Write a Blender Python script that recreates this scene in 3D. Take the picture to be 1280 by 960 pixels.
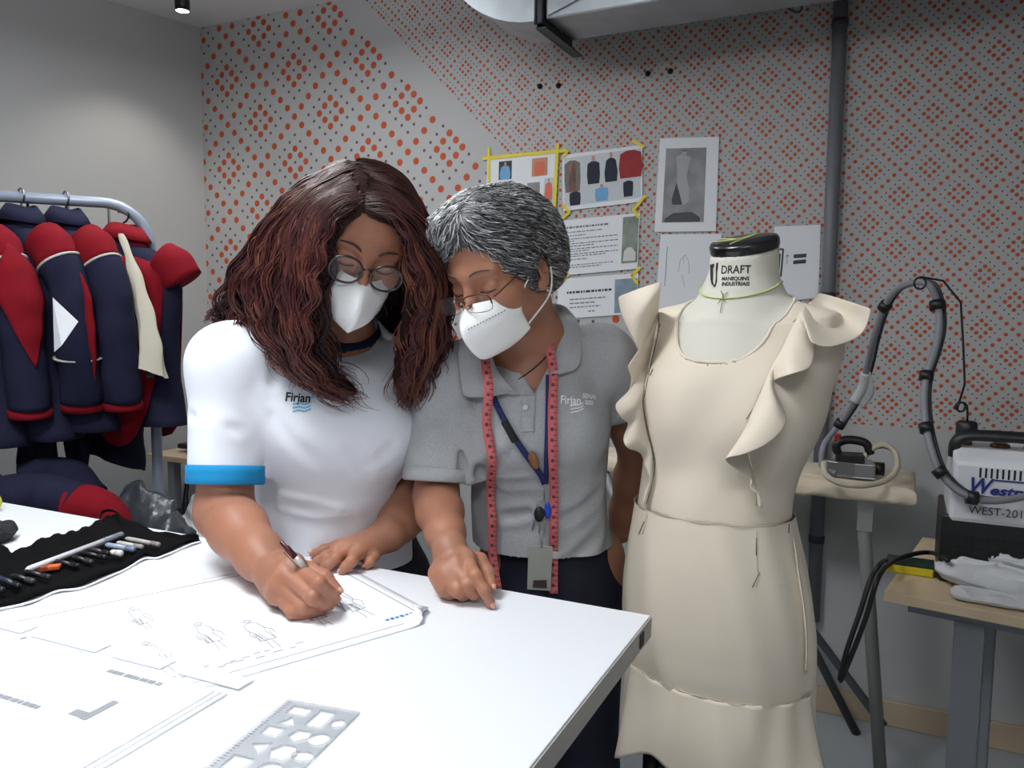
import bpy, bmesh, math, random
import numpy as np
from mathutils import Vector, Matrix
from mathutils.bvhtree import BVHTree
from mathutils.geometry import tessellate_polygon

scene = bpy.context.scene
for o in list(bpy.data.objects):
    bpy.data.objects.remove(o)
rng = np.random.default_rng(7)
random.seed(7)

# ------------------------------------------------------------------ camera
F = 1000.0                                   # focal length in pixels of a 1280 x 960 frame
CAM = np.array([0.0, 0.0, 1.4])
PITCH, ROLL = math.radians(5.4), math.radians(0.5)
cam = bpy.data.cameras.new('camera')
cam.sensor_width = 36.0
cam.lens = 36.0 * F / 1280
cam.clip_start = 0.02
camera = bpy.data.objects.new('camera', cam)
scene.collection.objects.link(camera)
RM = Matrix.Rotation(math.pi / 2 - PITCH, 3, 'X') @ Matrix.Rotation(ROLL, 3, 'Z')
camera.matrix_world = Matrix.Translation(CAM) @ RM.to_4x4()
scene.camera = camera

# ------------------------------------------------------------------ world, lamps, exposure
world = bpy.data.worlds.new('world')
scene.world = world
world.use_nodes = True
world.node_tree.nodes['Background'].inputs[0].default_value = (0.75, 0.85, 1.0, 1)
world.node_tree.nodes['Background'].inputs[1].default_value = 0.0


def area_light(name, loc, target, size, power, color=(1, 1, 1), size_y=None):
    l = bpy.data.lights.new(name, 'AREA')
    l.energy = power
    l.color = color
    l.size = size
    if size_y:
        l.shape = 'RECTANGLE'
        l.size_y = size_y
    o = bpy.data.objects.new(name, l)
    scene.collection.objects.link(o)
    o.location = loc
    o.rotation_euler = (Vector(target) - Vector(loc)).to_track_quat('-Z', 'Y').to_euler()
    return o


area_light('ceiling_panel_table', (-0.85, 0.90, 2.58), (-0.85, 0.9, 0), 0.6, 27, (0.95, 0.98, 1.0), 0.6)
area_light('front_fill', (-0.2, -0.9, 2.58), (-0.2, -0.9, 0), 0.9, 22, (0.95, 0.98, 1.0), 0.6)  # unseen area lamp behind the camera, used as front fill
area_light('ceiling_panel_far', (-0.95, 2.55, 2.51), (-0.95, 2.55, 0), 0.5, 11, (0.95, 0.98, 1.0), 0.5)
area_light('upward_fill_table', (-0.85, 0.90, 2.59), (-0.85, 0.9, 4), 0.6, 20, (0.95, 0.98, 1.0), 0.6)  # added upward fill that brightens the ceiling, no real fitting
area_light('upward_fill_front', (-0.2, -0.9, 2.59), (-0.2, -0.9, 4), 0.9, 9, (0.95, 0.98, 1.0), 0.6)  # same added ceiling fill, behind the camera
area_light('upward_fill_far', (-0.95, 2.55, 2.52), (-0.95, 2.55, 4), 0.5, 7, (0.95, 0.98, 1.0), 0.5)  # same added ceiling fill, towards the far corner

vs = scene.view_settings
vs.view_transform = 'Standard'
vs.look = 'None'
vs.gamma = 1.0
vs.use_curve_mapping = False
vs.exposure = -0.1

# ------------------------------------------------------------------ helpers: geometry of the place
RN = np.array(RM)


def ray(x, y):
    return RN @ np.array([(x - 640) / F, (480 - y) / F, -1.0])


def pt(x, y, Y):
    d = ray(x, y)
    return CAM + d * (Y / d[1])


def onz(x, y, z):
    d = ray(x, y)
    return CAM + d * ((z - CAM[2]) / d[2])


WM = 2.05
WN = np.array([1, WM, 0]) / math.hypot(1, WM)      # back wall normal (pointing away from the room)
WD = 2.655 * (.45 + WM) / math.hypot(1, WM)
WS = np.array([WM, -1, 0]) / math.hypot(WM, 1)     # along the back wall, to the right
UP = np.array([0, 0, 1.0])


def onw(x, y, off=0.0):
    d = ray(x, y)
    return CAM + d * ((WD - off) / (WN @ d))


def wallp(s, z, off=0.0):
    return WN * (WD - off) + WS * s + UP * z


def unit(v):
    v = np.asarray(v, float)
    return v / np.linalg.norm(v)


# ------------------------------------------------------------------ helpers: materials
def lin(c):
    return tuple((v / 255 / 12.92 if v / 255 <= .04045 else ((v / 255 + .055) / 1.055) ** 2.4) for v in c)


MATS = {}


def M(name, col, rough=.6, metal=0.0, bump=None, var=None, spec=.5, sss=0.0, sheen=0.0, emit=None, trans=0.0,
      alpha=1.0, attr=None, coat=0.0, weave=None, aniso=0.0):
    if name in MATS:
        return MATS[name]
    m = bpy.data.materials.new(name)
    m.use_nodes = True
    nt = m.node_tree
    b = nt.nodes['Principled BSDF']
    c = lin(col)
    b.inputs['Base Color'].default_value = (*c, 1)
    b.inputs['Roughness'].default_value = rough
    b.inputs['Metallic'].default_value = metal
    b.inputs['Specular IOR Level'].default_value = spec
    b.inputs['Transmission Weight'].default_value = trans
    b.inputs['Alpha'].default_value = alpha
    b.inputs['Coat Weight'].default_value = coat
    b.inputs['Anisotropic'].default_value = aniso
    if sss:
        b.inputs['Subsurface Weight'].default_value = sss
        b.inputs['Subsurface Radius'].default_value = (.012, .004, .002)
        b.inputs['Subsurface Scale'].default_value = 1.0
    if sheen:
        b.inputs['Sheen Weight'].default_value = sheen
    if emit:
        b.inputs['Emission Color'].default_value = (*lin(emit[0]), 1)
        b.inputs['Emission Strength'].default_value = emit[1]
    tc = nt.nodes.new('ShaderNodeTexCoord')
    src = None
    if attr:
        a = nt.nodes.new('ShaderNodeAttribute')
        a.attribute_name = attr
        src = a.outputs['Color']
    if var:
        n = nt.nodes.new('ShaderNodeTexNoise')
        n.inputs['Scale'].default_value = var[0]
        n.inputs['Detail'].default_value = 4
        nt.links.new(tc.outputs['Object'], n.inputs['Vector'])
        mx = nt.nodes.new('ShaderNodeMix')
        mx.data_type = 'RGBA'
        nt.links.new(n.outputs['Fac'], mx.inputs[0])
        lo = var[2] if len(var) > 2 else tuple(max(0, v * (1 - var[1])) for v in col)
        mx.inputs[6].default_value = (*lin(lo), 1)
        mx.inputs[7].default_value = (*lin(tuple(min(255, v * (1 + var[1])) for v in col)), 1)
        src = mx.outputs[2]
    if src:
        nt.links.new(src, b.inputs['Base Color'])
    if bump:
        n = nt.nodes.new('ShaderNodeTexNoise')
        n.inputs['Scale'].default_value = bump[0]
        n.inputs['Detail'].default_value = 5
        nt.links.new(tc.outputs['Object'], n.inputs['Vector'])
        bp = nt.nodes.new('ShaderNodeBump')
        bp.inputs['Strength'].default_value = bump[1]
        bp.inputs['Distance'].default_value = bump[2] if len(bump) > 2 else .002
        nt.links.new(n.outputs['Fac'], bp.inputs['Height'])
        nt.links.new(bp.outputs['Normal'], b.inputs['Normal'])
    MATS[name] = m
    return m


# ------------------------------------------------------------------ helpers: objects
COL = scene.collection


def mesh_np(name, v, f, mat=None, smooth=True):
    """v (n,3) array, f list of index lists or (m,k) array."""
    me = bpy.data.meshes.new(name)
    v = np.asarray(v, np.float32)
    if isinstance(f, np.ndarray):
        k = f.shape[1]
        me.vertices.add(len(v))
        me.vertices.foreach_set('co', v.ravel())
        me.loops.add(f.size)
        me.loops.foreach_set('vertex_index', f.ravel().astype(np.int32))
        me.polygons.add(len(f))
        me.polygons.foreach_set('loop_start', np.arange(0, f.size, k, dtype=np.int32))
        me.polygons.foreach_set('loop_total', np.full(len(f), k, np.int32))
        me.update(calc_edges=True)
    else:
        me.from_pydata(v.tolist(), [], [list(map(int, q)) for q in f])
        me.update()
    if mat:
        me.materials.append(mat)
    if smooth:
        me.polygons.foreach_set('use_smooth', np.ones(len(me.polygons), bool))
    return me


def link(name, me, parent=None):
    o = bpy.data.objects.new(name, me)
    COL.objects.link(o)
    if parent is not None:
        o.parent = parent
        if parent.type == 'EMPTY':
            o.matrix_parent_inverse = Matrix.Translation(-Vector(parent['base']))
    return o


def thing(name, label, cat, loc, group=None):
    o = bpy.data.objects.new(name, None)
    o.empty_display_size = .05
    COL.objects.link(o)
    o.location = Vector([float(q) for q in loc])
    o['base'] = [float(q) for q in loc]
    return tag(o, label, cat, group)


def tag(o, label, cat, group=None, kind=None):
    if label:
        o['label'] = label
    if cat:
        o['category'] = cat
    if group:
        o['group'] = group
    if kind:
        o['kind'] = kind
    return o


class MB:
    """collects shapes; build() links them as one mesh object"""

    def __init__(s):
        s.v, s.f = [], []

    def add(s, v, f):
        b = len(s.v)
        s.v += [tuple(map(float, p)) for p in v]
        s.f += [[i + b for i in q] for q in f]
        return s

    def box(s, c, size, ax=None):
        ax = np.eye(3) if ax is None else np.asarray(ax, float)
        c = np.asarray(c, float)
        h = np.asarray(size, float) / 2
        v = [c + ax[0] * h[0] * i + ax[1] * h[1] * j + ax[2] * h[2] * k for k in (-1, 1) for j in (-1, 1) for i in (-1, 1)]
        return s.add(v, [(0, 2, 3, 1), (4, 5, 7, 6), (0, 1, 5, 4), (2, 6, 7, 3), (0, 4, 6, 2), (1, 3, 7, 5)])

    def bar(s, a, b, w, h, up=(0, 0, 1)):
        a, b = np.asarray(a, float), np.asarray(b, float)
        d = unit(b - a)
        u = np.asarray(up, float)
        x = np.cross(d, u)
        if np.linalg.norm(x) < 1e-4:
            x = np.cross(d, (1, 0, 0))
        x = unit(x)
        u = np.cross(x, d)
        return s.box((a + b) / 2, (np.linalg.norm(b - a), w, h), (d, x, u))

    def tube(s, path, r, n=10, cap=True, flat=None, up=None, closed=False):
        """path (k,3); r number, list or list of (rx,ry)"""
        P = np.asarray(path, float)
        k = len(P)
        R_ = [(q, q) if np.isscalar(q) else q for q in (r if hasattr(r, '__len__') else [r] * k)]
        T = np.gradient(P, axis=0)
        if closed:
            T = np.roll(P, -1, 0) - np.roll(P, 1, 0)
        T /= np.linalg.norm(T, axis=1)[:, None] + 1e-12
        ref = np.asarray(up, float) if up is not None else None
        if ref is None:
            ref = np.array((0, 0, 1.0)) if abs(T[0][2]) < .9 else np.array((1.0, 0, 0))
        V = []
        x = np.cross(T[0], ref)
        x = unit(x)
        for i in range(k):
            if up is not None:
                x = np.cross(T[i], ref)
                x = unit(x) if np.linalg.norm(x) > 1e-6 else x
            else:
                x = x - T[i] * (x @ T[i])
                x = unit(x)
            y = np.cross(x, T[i])
            for j in range(n):
                a = 2 * math.pi * j / n
                V.append(P[i] + x * math.cos(a) * R_[i][0] + y * math.sin(a) * R_[i][1])
        Fc = []
        for i in range(k if closed else k - 1):
            for j in range(n):
                a, b = i * n + j, i * n + (j + 1) % n
                c, d = ((i + 1) % k) * n + (j + 1) % n, ((i + 1) % k) * n + j
                Fc.append((a, b, c, d))
        if cap and not closed:
            Fc.append(list(range(n))[::-1])
            Fc.append(list(range((k - 1) * n, k * n)))
        return s.add(V, Fc)

    def cyl(s, a, b, r, r2=None, n=16):
        return s.tube([a, b], [r, r if r2 is None else r2], n)

    def sphere(s, c, r, n=14, m=8, ax=None):
        c = np.asarray(c, float)
        r = np.array((r, r, r) if np.isscalar(r) else r, float)
        ax = np.eye(3) if ax is None else np.asarray(ax, float)
        V = []
        for i in range(m + 1):
            t = math.pi * i / m
            for j in range(n):
                p = 2 * math.pi * j / n
                q = np.array((math.sin(t) * math.cos(p), math.sin(t) * math.sin(p), math.cos(t))) * r
                V.append(c + q @ ax)
        Fc = [(i * n + j, (i + 1) * n + j, (i + 1) * n + (j + 1) % n, i * n + (j + 1) % n) for i in range(m) for j in range(n)]
        return s.add(V, Fc)

    def grid(s, G):
        """G (a,b,3)"""
        G = np.asarray(G, float)
        a, b = G.shape[:2]
        return s.add(G.reshape(-1, 3), [(i * b + j, (i + 1) * b + j, (i + 1) * b + j + 1, i * b + j + 1) for i in range(a - 1) for j in range(b - 1)])

    def poly(s, pts, nrm, th):
        """flat polygon (3D points in order) extruded by th along nrm"""
        P = [np.asarray(p, float) for p in pts]
        n = len(P)
        N = np.asarray(nrm, float) * th
        tri = tessellate_polygon([[Vector(p) for p in P]])
        V = P + [p + N for p in P]
        Fc = [t[::-1] for t in tri] + [tuple(i + n for i in t) for t in tri] + [(i, (i + 1) % n, (i + 1) % n + n, i + n) for i in range(n)]
        return s.add(V, Fc)

    def build(s, name, mat, parent=None, smooth=True, bevel=None, solid=None, sub=0, fix=True, auto=None):
        me = mesh_np(name, s.v, s.f, mat, smooth)
        if fix:
            bm = bmesh.new()
            bm.from_mesh(me)
            bmesh.ops.recalc_face_normals(bm, faces=bm.faces)
            bm.to_mesh(me)
            bm.free()
        o = link(name, me, parent)
        if solid:
            q = o.modifiers.new('s', 'SOLIDIFY')
            q.thickness = solid
            q.offset = 0
        if bevel:
            q = o.modifiers.new('b', 'BEVEL')
            q.width = bevel
            q.segments = 2
            q.limit_method = 'ANGLE'
            q.angle_limit = math.radians(40)
        if sub:
            q = o.modifiers.new('u', 'SUBSURF')
            q.levels = q.render_levels = sub
        if auto:
            me.set_sharp_from_angle(angle=math.radians(auto))
        return o


def catmull(P, n=8, closed=False):
    P = np.asarray(P, float)
    k = len(P)
    out = []
    rngi = range(k if closed else k - 1)
    for i in rngi:
        if closed:
            p0, p1, p2, p3 = P[i - 1], P[i], P[(i + 1) % k], P[(i + 2) % k]
        else:
            p0, p1, p2, p3 = P[max(i - 1, 0)], P[i], P[i + 1], P[min(i + 2, k - 1)]
        for j in range(n):
            t = j / n
            out.append(.5 * (2 * p1 + (p2 - p0) * t + (2 * p0 - 5 * p1 + 4 * p2 - p3) * t * t + (3 * p1 - p0 - 3 * p2 + p3) * t ** 3))
    if not closed:
        out.append(P[-1])
    return np.array(out)


def text_mesh(body, size, name, mat, parent, origin, xd, yd, target=None, lift=.0008, shear=0.0, bold=0.0, width=None, align='LEFT', reach=.08):
    cu = bpy.data.curves.new(name, 'FONT')
    cu.body = body
    cu.size = size
    cu.shear = shear
    cu.offset = bold
    cu.align_x = align
    cu.resolution_u = 3
    cu.fill_mode = 'FRONT'
    t = bpy.data.objects.new(name, cu)
    COL.objects.link(t)
    bpy.context.view_layer.update()
    me = bpy.data.meshes.new_from_object(t.evaluated_get(bpy.context.evaluated_depsgraph_get()))
    bpy.data.objects.remove(t)
    n = len(me.vertices)
    co = np.empty(n * 3, np.float32)
    me.vertices.foreach_get('co', co)
    co = co.reshape(-1, 3)
    if width:
        co[:, 0] *= width / (co[:, 0].max() - co[:, 0].min())
    xd, yd = unit(xd), unit(yd)
    nz = np.cross(xd, yd)
    P = np.asarray(origin, float) + co[:, :1] * xd + co[:, 1:2] * yd
    P = conform(P, nz, target, lift, reach)
    me.vertices.foreach_set('co', P.astype(np.float32).ravel())
    me.materials.clear()
    me.materials.append(mat)
    me.update()
    return link(name, me, parent)


def conform(P, nz, target, lift=.0008, reach=.08):
    if target is None:
        return np.asarray(P) + nz * lift
    out = []
    for p in P:
        h = target.ray_cast(Vector(p + nz * reach), Vector(-nz), reach * 2.5)
        out.append(np.array(h[0]) + nz * lift if h[0] is not None else p)
    return np.array(out)


def bvh(o):
    me = o.data
    n = len(me.vertices)
    co = np.empty(n * 3, np.float32)
    me.vertices.foreach_get('co', co)
    return BVHTree.FromPolygons(co.reshape(-1, 3).tolist(), [list(p.vertices) for p in me.polygons])


# ------------------------------------------------------------------ helpers: implicit shapes (bodies, cloth)
def nrm_rot(R_):
    return np.eye(3) if R_ is None else np.asarray(R_, float)


class Shape:
    def __init__(s):
        s.ops, s.disp = [], []

    def cone(s, a, b, ra, rb, k=.01, op='u'):
        a, b = np.asarray(a, float), np.asarray(b, float)
        ab = b - a
        L = ab @ ab + 1e-12
        r = max(ra, rb)

        def f(X, Y, Z):
            t = np.clip(((X - a[0]) * ab[0] + (Y - a[1]) * ab[1] + (Z - a[2]) * ab[2]) / L, 0, 1)
            return np.sqrt((X - a[0] - t * ab[0]) ** 2 + (Y - a[1] - t * ab[1]) ** 2 + (Z - a[2] - t * ab[2]) ** 2) - (ra + (rb - ra) * t)
        s.ops.append((op, f, np.minimum(a, b) - r, np.maximum(a, b) + r, k))
        return s

    def chain(s, pts, rs, k=.01, op='u'):
        for i in range(len(pts) - 1):
            s.cone(pts[i], pts[i + 1], rs[i], rs[i + 1], k, op)
        return s

    def ell(s, c, r, R_=None, k=.01, op='u'):
        """ellipsoid; rows of R_ are its axes"""
        c, r, A = np.asarray(c, float), np.asarray(r, float), nrm_rot(R_)
        e = np.sqrt(((A * r[:, None]) ** 2).sum(0))

        def f(X, Y, Z):
            x, y, z = X - c[0], Y - c[1], Z - c[2]
            q = [(A[i, 0] * x + A[i, 1] * y + A[i, 2] * z) / r[i] for i in range(3)]
            k0 = np.sqrt(q[0] ** 2 + q[1] ** 2 + q[2] ** 2)
            k1 = np.sqrt((q[0] / r[0]) ** 2 + (q[1] / r[1]) ** 2 + (q[2] / r[2]) ** 2) + 1e-9
            return k0 * (k0 - 1) / k1
        s.ops.append((op, f, c - e, c + e, k))
        return s

    def loft(s, secs, k=.01, op='u', ang=0.0, p=2.0):
        """secs rows (z, cx, cy, rx, ry), any order; ang turns the ellipse in plan"""
        S = np.array(sorted([tuple(q) for q in secs]), float)
        ca, sa = math.cos(ang), math.sin(ang)
        zz = np.linspace(S[0, 0], S[-1, 0], 60)
        C = [np.interp(zz, S[:, 0], S[:, i]) for i in range(1, 5)]
        for _ in range(4):
            C = [np.concatenate(([q[0]], (q[:-2] + 2 * q[1:-1] + q[2:]) / 4, [q[-1]])) for q in C]

        def f(X, Y, Z):
            cx, cy, rx, ry = (np.interp(Z, zz, q) for q in C)
            x, y = X - cx, Y - cy
            u, w = (ca * x + sa * y) / rx, (-sa * x + ca * y) / ry
            q = (np.abs(u) ** p + np.abs(w) ** p) ** (1 / p)
            d = (q - 1) * np.minimum(rx, ry)
            return np.maximum(d, np.maximum(S[0, 0] - Z, Z - S[-1, 0]))
        m = max(S[:, 3].max(), S[:, 4].max())
        s.ops.append((op, f, np.array((S[:, 1].min() - m, S[:, 2].min() - m, S[0, 0])), np.array((S[:, 1].max() + m, S[:, 2].max() + m, S[-1, 0])), k))
        return s

    def cut(s, p, n, k=.003):
        """remove everything on the side n points to"""
        p, n = np.asarray(p, float), unit(n)
        s.ops.append(('i', lambda X, Y, Z: (X - p[0]) * n[0] + (Y - p[1]) * n[1] + (Z - p[2]) * n[2], None, None, k))
        return s

    def func(s, f, lo, hi, k=.005, op='u'):
        s.ops.append((op, f, np.asarray(lo, float), np.asarray(hi, float), k))
        return s

    def eval(s, lo, hi, h):
        lo = np.asarray(lo, float)
        n = (np.ceil((np.asarray(hi) - lo) / h)).astype(int) + 1
        ax = [(lo[i] + h * np.arange(n[i])).astype(np.float32) for i in range(3)]
        D = np.full(n, .5, np.float32)
        for op, f, l, u, k in s.ops:
            if l is None:
                sl = (slice(None),) * 3
            else:
                m = k + 4 * h
                i0 = np.clip(np.floor((l - m - lo) / h).astype(int), 0, n)
                i1 = np.clip(np.ceil((u + m - lo) / h).astype(int) + 1, 0, n)
                if (i1 <= i0).any():
                    continue
                sl = tuple(slice(a, b) for a, b in zip(i0, i1))
            X, Y, Z = ax[0][sl[0]][:, None, None], ax[1][sl[1]][None, :, None], ax[2][sl[2]][None, None, :]
            g = np.broadcast_to(f(X, Y, Z), D[sl].shape).astype(np.float32)
            d = D[sl]
            if op == 'u':
                t = np.clip(.5 + .5 * (g - d) / k, 0, 1)
                D[sl] = g + (d - g) * t - k * t * (1 - t)
            else:
                if op == 's':
                    g = -g
                t = np.clip(.5 - .5 * (g - d) / k, 0, 1)
                D[sl] = g + (d - g) * t + k * t * (1 - t)
        if s.disp:
            X, Y, Z = ax[0][:, None, None], ax[1][None, :, None], ax[2][None, None, :]
            near = np.abs(D) < .05
            I = np.nonzero(near)
            x, y, z = ax[0][I[0]], ax[1][I[1]], ax[2][I[2]]
            for fn in s.disp:
                D[I] += fn(x, y, z).astype(np.float32)
        return lo, D

    def mesh(s, lo, hi, h):
        lo, D = s.eval(lo, hi, h)
        return nets(D, lo, h)


def nets(D, lo, h):
    ins = D < 0
    nx, ny, nz = D.shape
    cnt = np.zeros((nx - 1, ny - 1, nz - 1), np.int8)
    for i in (0, 1):
        for j in (0, 1):
            for k in (0, 1):
                cnt += ins[i:nx - 1 + i, j:ny - 1 + j, k:nz - 1 + k]
    act = (cnt > 0) & (cnt < 8)
    I = np.argwhere(act)
    idx = np.full(act.shape, -1, np.int32)
    idx[act] = np.arange(len(I))
    acc = np.zeros((len(I), 3))
    num = np.zeros(len(I))
    cs = [(i, j, k) for i in (0, 1) for j in (0, 1) for k in (0, 1)]
    for a in cs:
        for ax in range(3):
            if a[ax]:
                continue
            b = list(a)
            b[ax] = 1
            d0 = D[I[:, 0] + a[0], I[:, 1] + a[1], I[:, 2] + a[2]]
            d1 = D[I[:, 0] + b[0], I[:, 1] + b[1], I[:, 2] + b[2]]
            m = (d0 < 0) != (d1 < 0)
            t = np.where(m, d0 / np.where(m, d0 - d1, 1), 0)
            p = np.tile(np.array(a, float), (len(I), 1))
            p[:, ax] = t
            acc += p * m[:, None]
            num += m
    V = lo + h * (I + acc / num[:, None])
    Q = []
    for ax in range(3):
        o1, o2 = [(1, 2), (2, 0), (0, 1)][ax]
        s0, s1 = [slice(None)] * 3, [slice(None)] * 3
        s0[ax], s1[ax] = slice(0, -1), slice(1, None)
        a, b = ins[tuple(s0)], ins[tuple(s1)]
        E = np.argwhere(a != b)
        sg = a[tuple(E.T)]
        ok = (E[:, o1] > 0) & (E[:, o2] > 0) & (E[:, o1] < D.shape[o1] - 1) & (E[:, o2] < D.shape[o2] - 1)
        E, sg = E[ok], sg[ok]
        q = []
        for u, w in ((-1, -1), (0, -1), (0, 0), (-1, 0)):
            c = E.copy()
            c[:, o1] += u
            c[:, o2] += w
            q.append(idx[tuple(c.T)])
        q = np.stack(q, 1)
        q[~sg] = q[~sg][:, ::-1]
        Q.append(q)
    return V, np.concatenate(Q)


def merge(parts):
    V, Q, b = [], [], 0
    for v, q in parts:
        V.append(v)
        Q.append(q + b)
        b += len(v)
    return np.concatenate(V), np.concatenate(Q)


def strands(name, lines, rad, cols, mat, parent=None, sides=3, taper=.25):
    """lines (n,k,3), rad (n,), cols (n,3) or (n,k,3) linear"""
    L = np.asarray(lines, float)
    n, k, _ = L.shape
    T = np.gradient(L, axis=1)
    T /= np.linalg.norm(T, axis=2)[..., None] + 1e-9
    A = np.cross(T, np.array((.31, .53, .79)))
    A /= np.linalg.norm(A, axis=2)[..., None] + 1e-9
    B = np.cross(T, A)
    tt = np.linspace(0, 1, k)
    prof = np.minimum(1, np.minimum(.55 + tt * 4, taper + (1 - tt) * 4))
    R_ = np.asarray(rad)[:, None] * prof[None]
    V = np.empty((n, k, sides, 3))
    for j in range(sides):
        a = 2 * math.pi * j / sides
        V[:, :, j] = L + (A * math.cos(a) + B * math.sin(a)) * R_[..., None]
    base = np.arange(n)[:, None, None] * (k * sides) + np.arange(k - 1)[None, :, None] * sides
    j = np.arange(sides)[None, None, :]
    j2 = (j + 1) % sides
    Q = np.stack([base + j, base + j2, base + sides + j2, base + sides + j], -1).reshape(-1, 4)
    me = mesh_np(name, V.reshape(-1, 3), Q, mat, True)
    C = np.ones((n, k, sides, 4), np.float32)
    cols = np.asarray(cols)
    C[..., :3] = cols[:, None, None, :] if cols.ndim == 2 else cols[:, :, None, :]
    at = me.color_attributes.new('tint', 'FLOAT_COLOR', 'POINT')
    at.data.foreach_set('color', C.ravel())
    return link(name, me, parent)


def vtint(o, C):
    n = len(o.data.vertices)
    at = o.data.color_attributes.new('tint', 'FLOAT_COLOR', 'POINT')
    A = np.ones((n, 4), np.float32)
    A[:, :3] = C
    at.data.foreach_set('color', A.ravel())
    return o
# ================================================================== THE ROOM
CEIL = 2.725
CORNER = onw(250, 33)[:2]
LDIR = unit(np.array([-.258, -.321, 0]))
P_c = np.array([*CORNER, 0])
P_r = P_c + 4.3 * WS
P_rr = P_r - 5.6 * WN
P_l = P_c + 5.0 * LDIR


def wall_mat(name, dots=False):
    m = bpy.data.materials.new(name)
    m.use_nodes = True
    nt = m.node_tree
    N, L = nt.nodes, nt.links
    b = N['Principled BSDF']
    b.inputs['Roughness'].default_value = .55
    b.inputs['Specular IOR Level'].default_value = .3
    tc = N.new('ShaderNodeTexCoord')
    nz = N.new('ShaderNodeTexNoise')
    nz.inputs['Scale'].default_value = 60
    nz.inputs['Detail'].default_value = 6
    L.new(tc.outputs['Object'], nz.inputs['Vector'])
    bp = N.new('ShaderNodeBump')
    bp.inputs['Strength'].default_value = .08
    bp.inputs['Distance'].default_value = .002
    L.new(nz.outputs['Fac'], bp.inputs['Height'])
    L.new(bp.outputs['Normal'], b.inputs['Normal'])
    white = lin((182, 182, 181))

    def mth(op, a, c=None):
        n = N.new('ShaderNodeMath')
        n.operation = op
        for i, q in enumerate((a, c)):
            if q is None:
                continue
            if isinstance(q, (int, float)):
                n.inputs[i].default_value = q
            else:
                L.new(q, n.inputs[i])
        return n.outputs[0]
    nz2 = N.new('ShaderNodeTexNoise')
    nz2.inputs['Scale'].default_value = 1.6
    nz2.inputs['Detail'].default_value = 5
    L.new(tc.outputs['Object'], nz2.inputs['Vector'])
    base = N.new('ShaderNodeMix')
    base.data_type = 'RGBA'
    L.new(nz2.outputs['Fac'], base.inputs[0])
    base.inputs[6].default_value = (*lin((174, 174, 173)), 1)
    base.inputs[7].default_value = (*white, 1)
    out = base.outputs[2]
    if dots:
        sp = N.new('ShaderNodeSeparateXYZ')
        L.new(tc.outputs['Object'], sp.inputs[0])
        s_, z_ = sp.outputs['X'], sp.outputs['Z']
        r2 = 2 ** -.5
        bb = mth('MULTIPLY', mth('ADD', s_, z_), r2)
        aa = mth('MULTIPLY', mth('SUBTRACT', s_, z_), r2)

        def zone(P, bc, ac):
            fs = []
            for q, c in ((bb, bc), (aa, ac)):
                t = mth('FRACT', mth('ADD', mth('DIVIDE', mth('SUBTRACT', q, c), P), 50.5))
                fs.append(mth('MULTIPLY', t, 5.0))
            fb, fa = fs

            def dist(gb, ga):
                x, y = mth('SUBTRACT', fb, gb), mth('SUBTRACT', fa, ga)
                return mth('SQRT', mth('ADD', mth('MULTIPLY', x, x), mth('MULTIPLY', y, y)))
            # the 5 x 5 block in the middle of each cell
            k = [mth('MINIMUM', mth('MAXIMUM', mth('ROUND', mth('DIVIDE', mth('SUBTRACT', f, 2.5), .75)), -2), 2) for f in (fb, fa)]
            d1 = dist(*[mth('ADD', mth('MULTIPLY', q, .75), 2.5) for q in k])
            mx = mth('MAXIMUM', mth('ABSOLUTE', k[0]), mth('ABSOLUTE', k[1]))
            ring = mth('COMPARE', mx, 1.0)
            N_ = ring.node
            N_.inputs[2].default_value = .1
            # the chain of dots along the cell edges
            r = [mth('ROUND', f) for f in (fb, fa)]
            d2 = dist(*r)
            ed = []
            for q in r:
                e = mth('COMPARE', mth('ABSOLUTE', mth('SUBTRACT', q, 2.5)), 2.5)
                e.node.inputs[2].default_value = .1
                ed.append(e)
            edge = mth('MAXIMUM', *ed)
            big = mth('MAXIMUM', mth('MULTIPLY', ring, mth('LESS_THAN', d1, .255)), mth('MULTIPLY', edge, mth('LESS_THAN', d2, .255)))
            small = mth('LESS_THAN', d1, .115)
            return big, small
        big1, sm1 = zone(.2875, -.048, -3.24)
        big2, sm2 = zone(.1195, 1.467, -1.397)
        left, right = mth('LESS_THAN', bb, .305), mth('GREATER_THAN', bb, .402)
        paper = mth('GREATER_THAN', z_, 1.022)
        big = mth('MULTIPLY', paper, mth('ADD', mth('MULTIPLY', left, big1), mth('MULTIPLY', right, big2)))
        sml = mth('MULTIPLY', paper, mth('ADD', mth('MULTIPLY', left, sm1), mth('MULTIPLY', right, sm2)))
        for fac, c in ((sml, (112, 78, 84)), (big, (184, 82, 48))):
            mx = N.new('ShaderNodeMix')
            mx.data_type = 'RGBA'
            L.new(fac, mx.inputs[0])
            L.new(out, mx.inputs[6])
            mx.inputs[7].default_value = (*lin(c), 1)
            out = mx.outputs[2]
    L.new(out, b.inputs['Base Color'])
    return m


def structure(o, name=None):
    o['kind'] = 'structure'
    return o


def slab_wall(name, a, b, mat, th=.12, h=CEIL, z0=0.0):
    """wall whose room face runs from a to b; local x along the wall, y away from the room"""
    a, b = np.asarray(a, float), np.asarray(b, float)
    d = unit(b - a)
    n = np.cross(UP, d)
    mid = (P_c + P_r + P_rr + P_l) / 4
    if n @ (a - mid) < 0:
        n = -n
    mb = MB()
    L_ = np.linalg.norm(b - a)
    mb.box((L_ / 2, th / 2, h / 2 + z0 / 2), (L_, th, h - z0))
    o = mb.build(name, mat, smooth=False)
    o.matrix_world = Matrix(((d[0], n[0], 0, a[0]), (d[1], n[1], 0, a[1]), (0, 0, 1, 0), (0, 0, 0, 1)))
    return structure(o)


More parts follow.
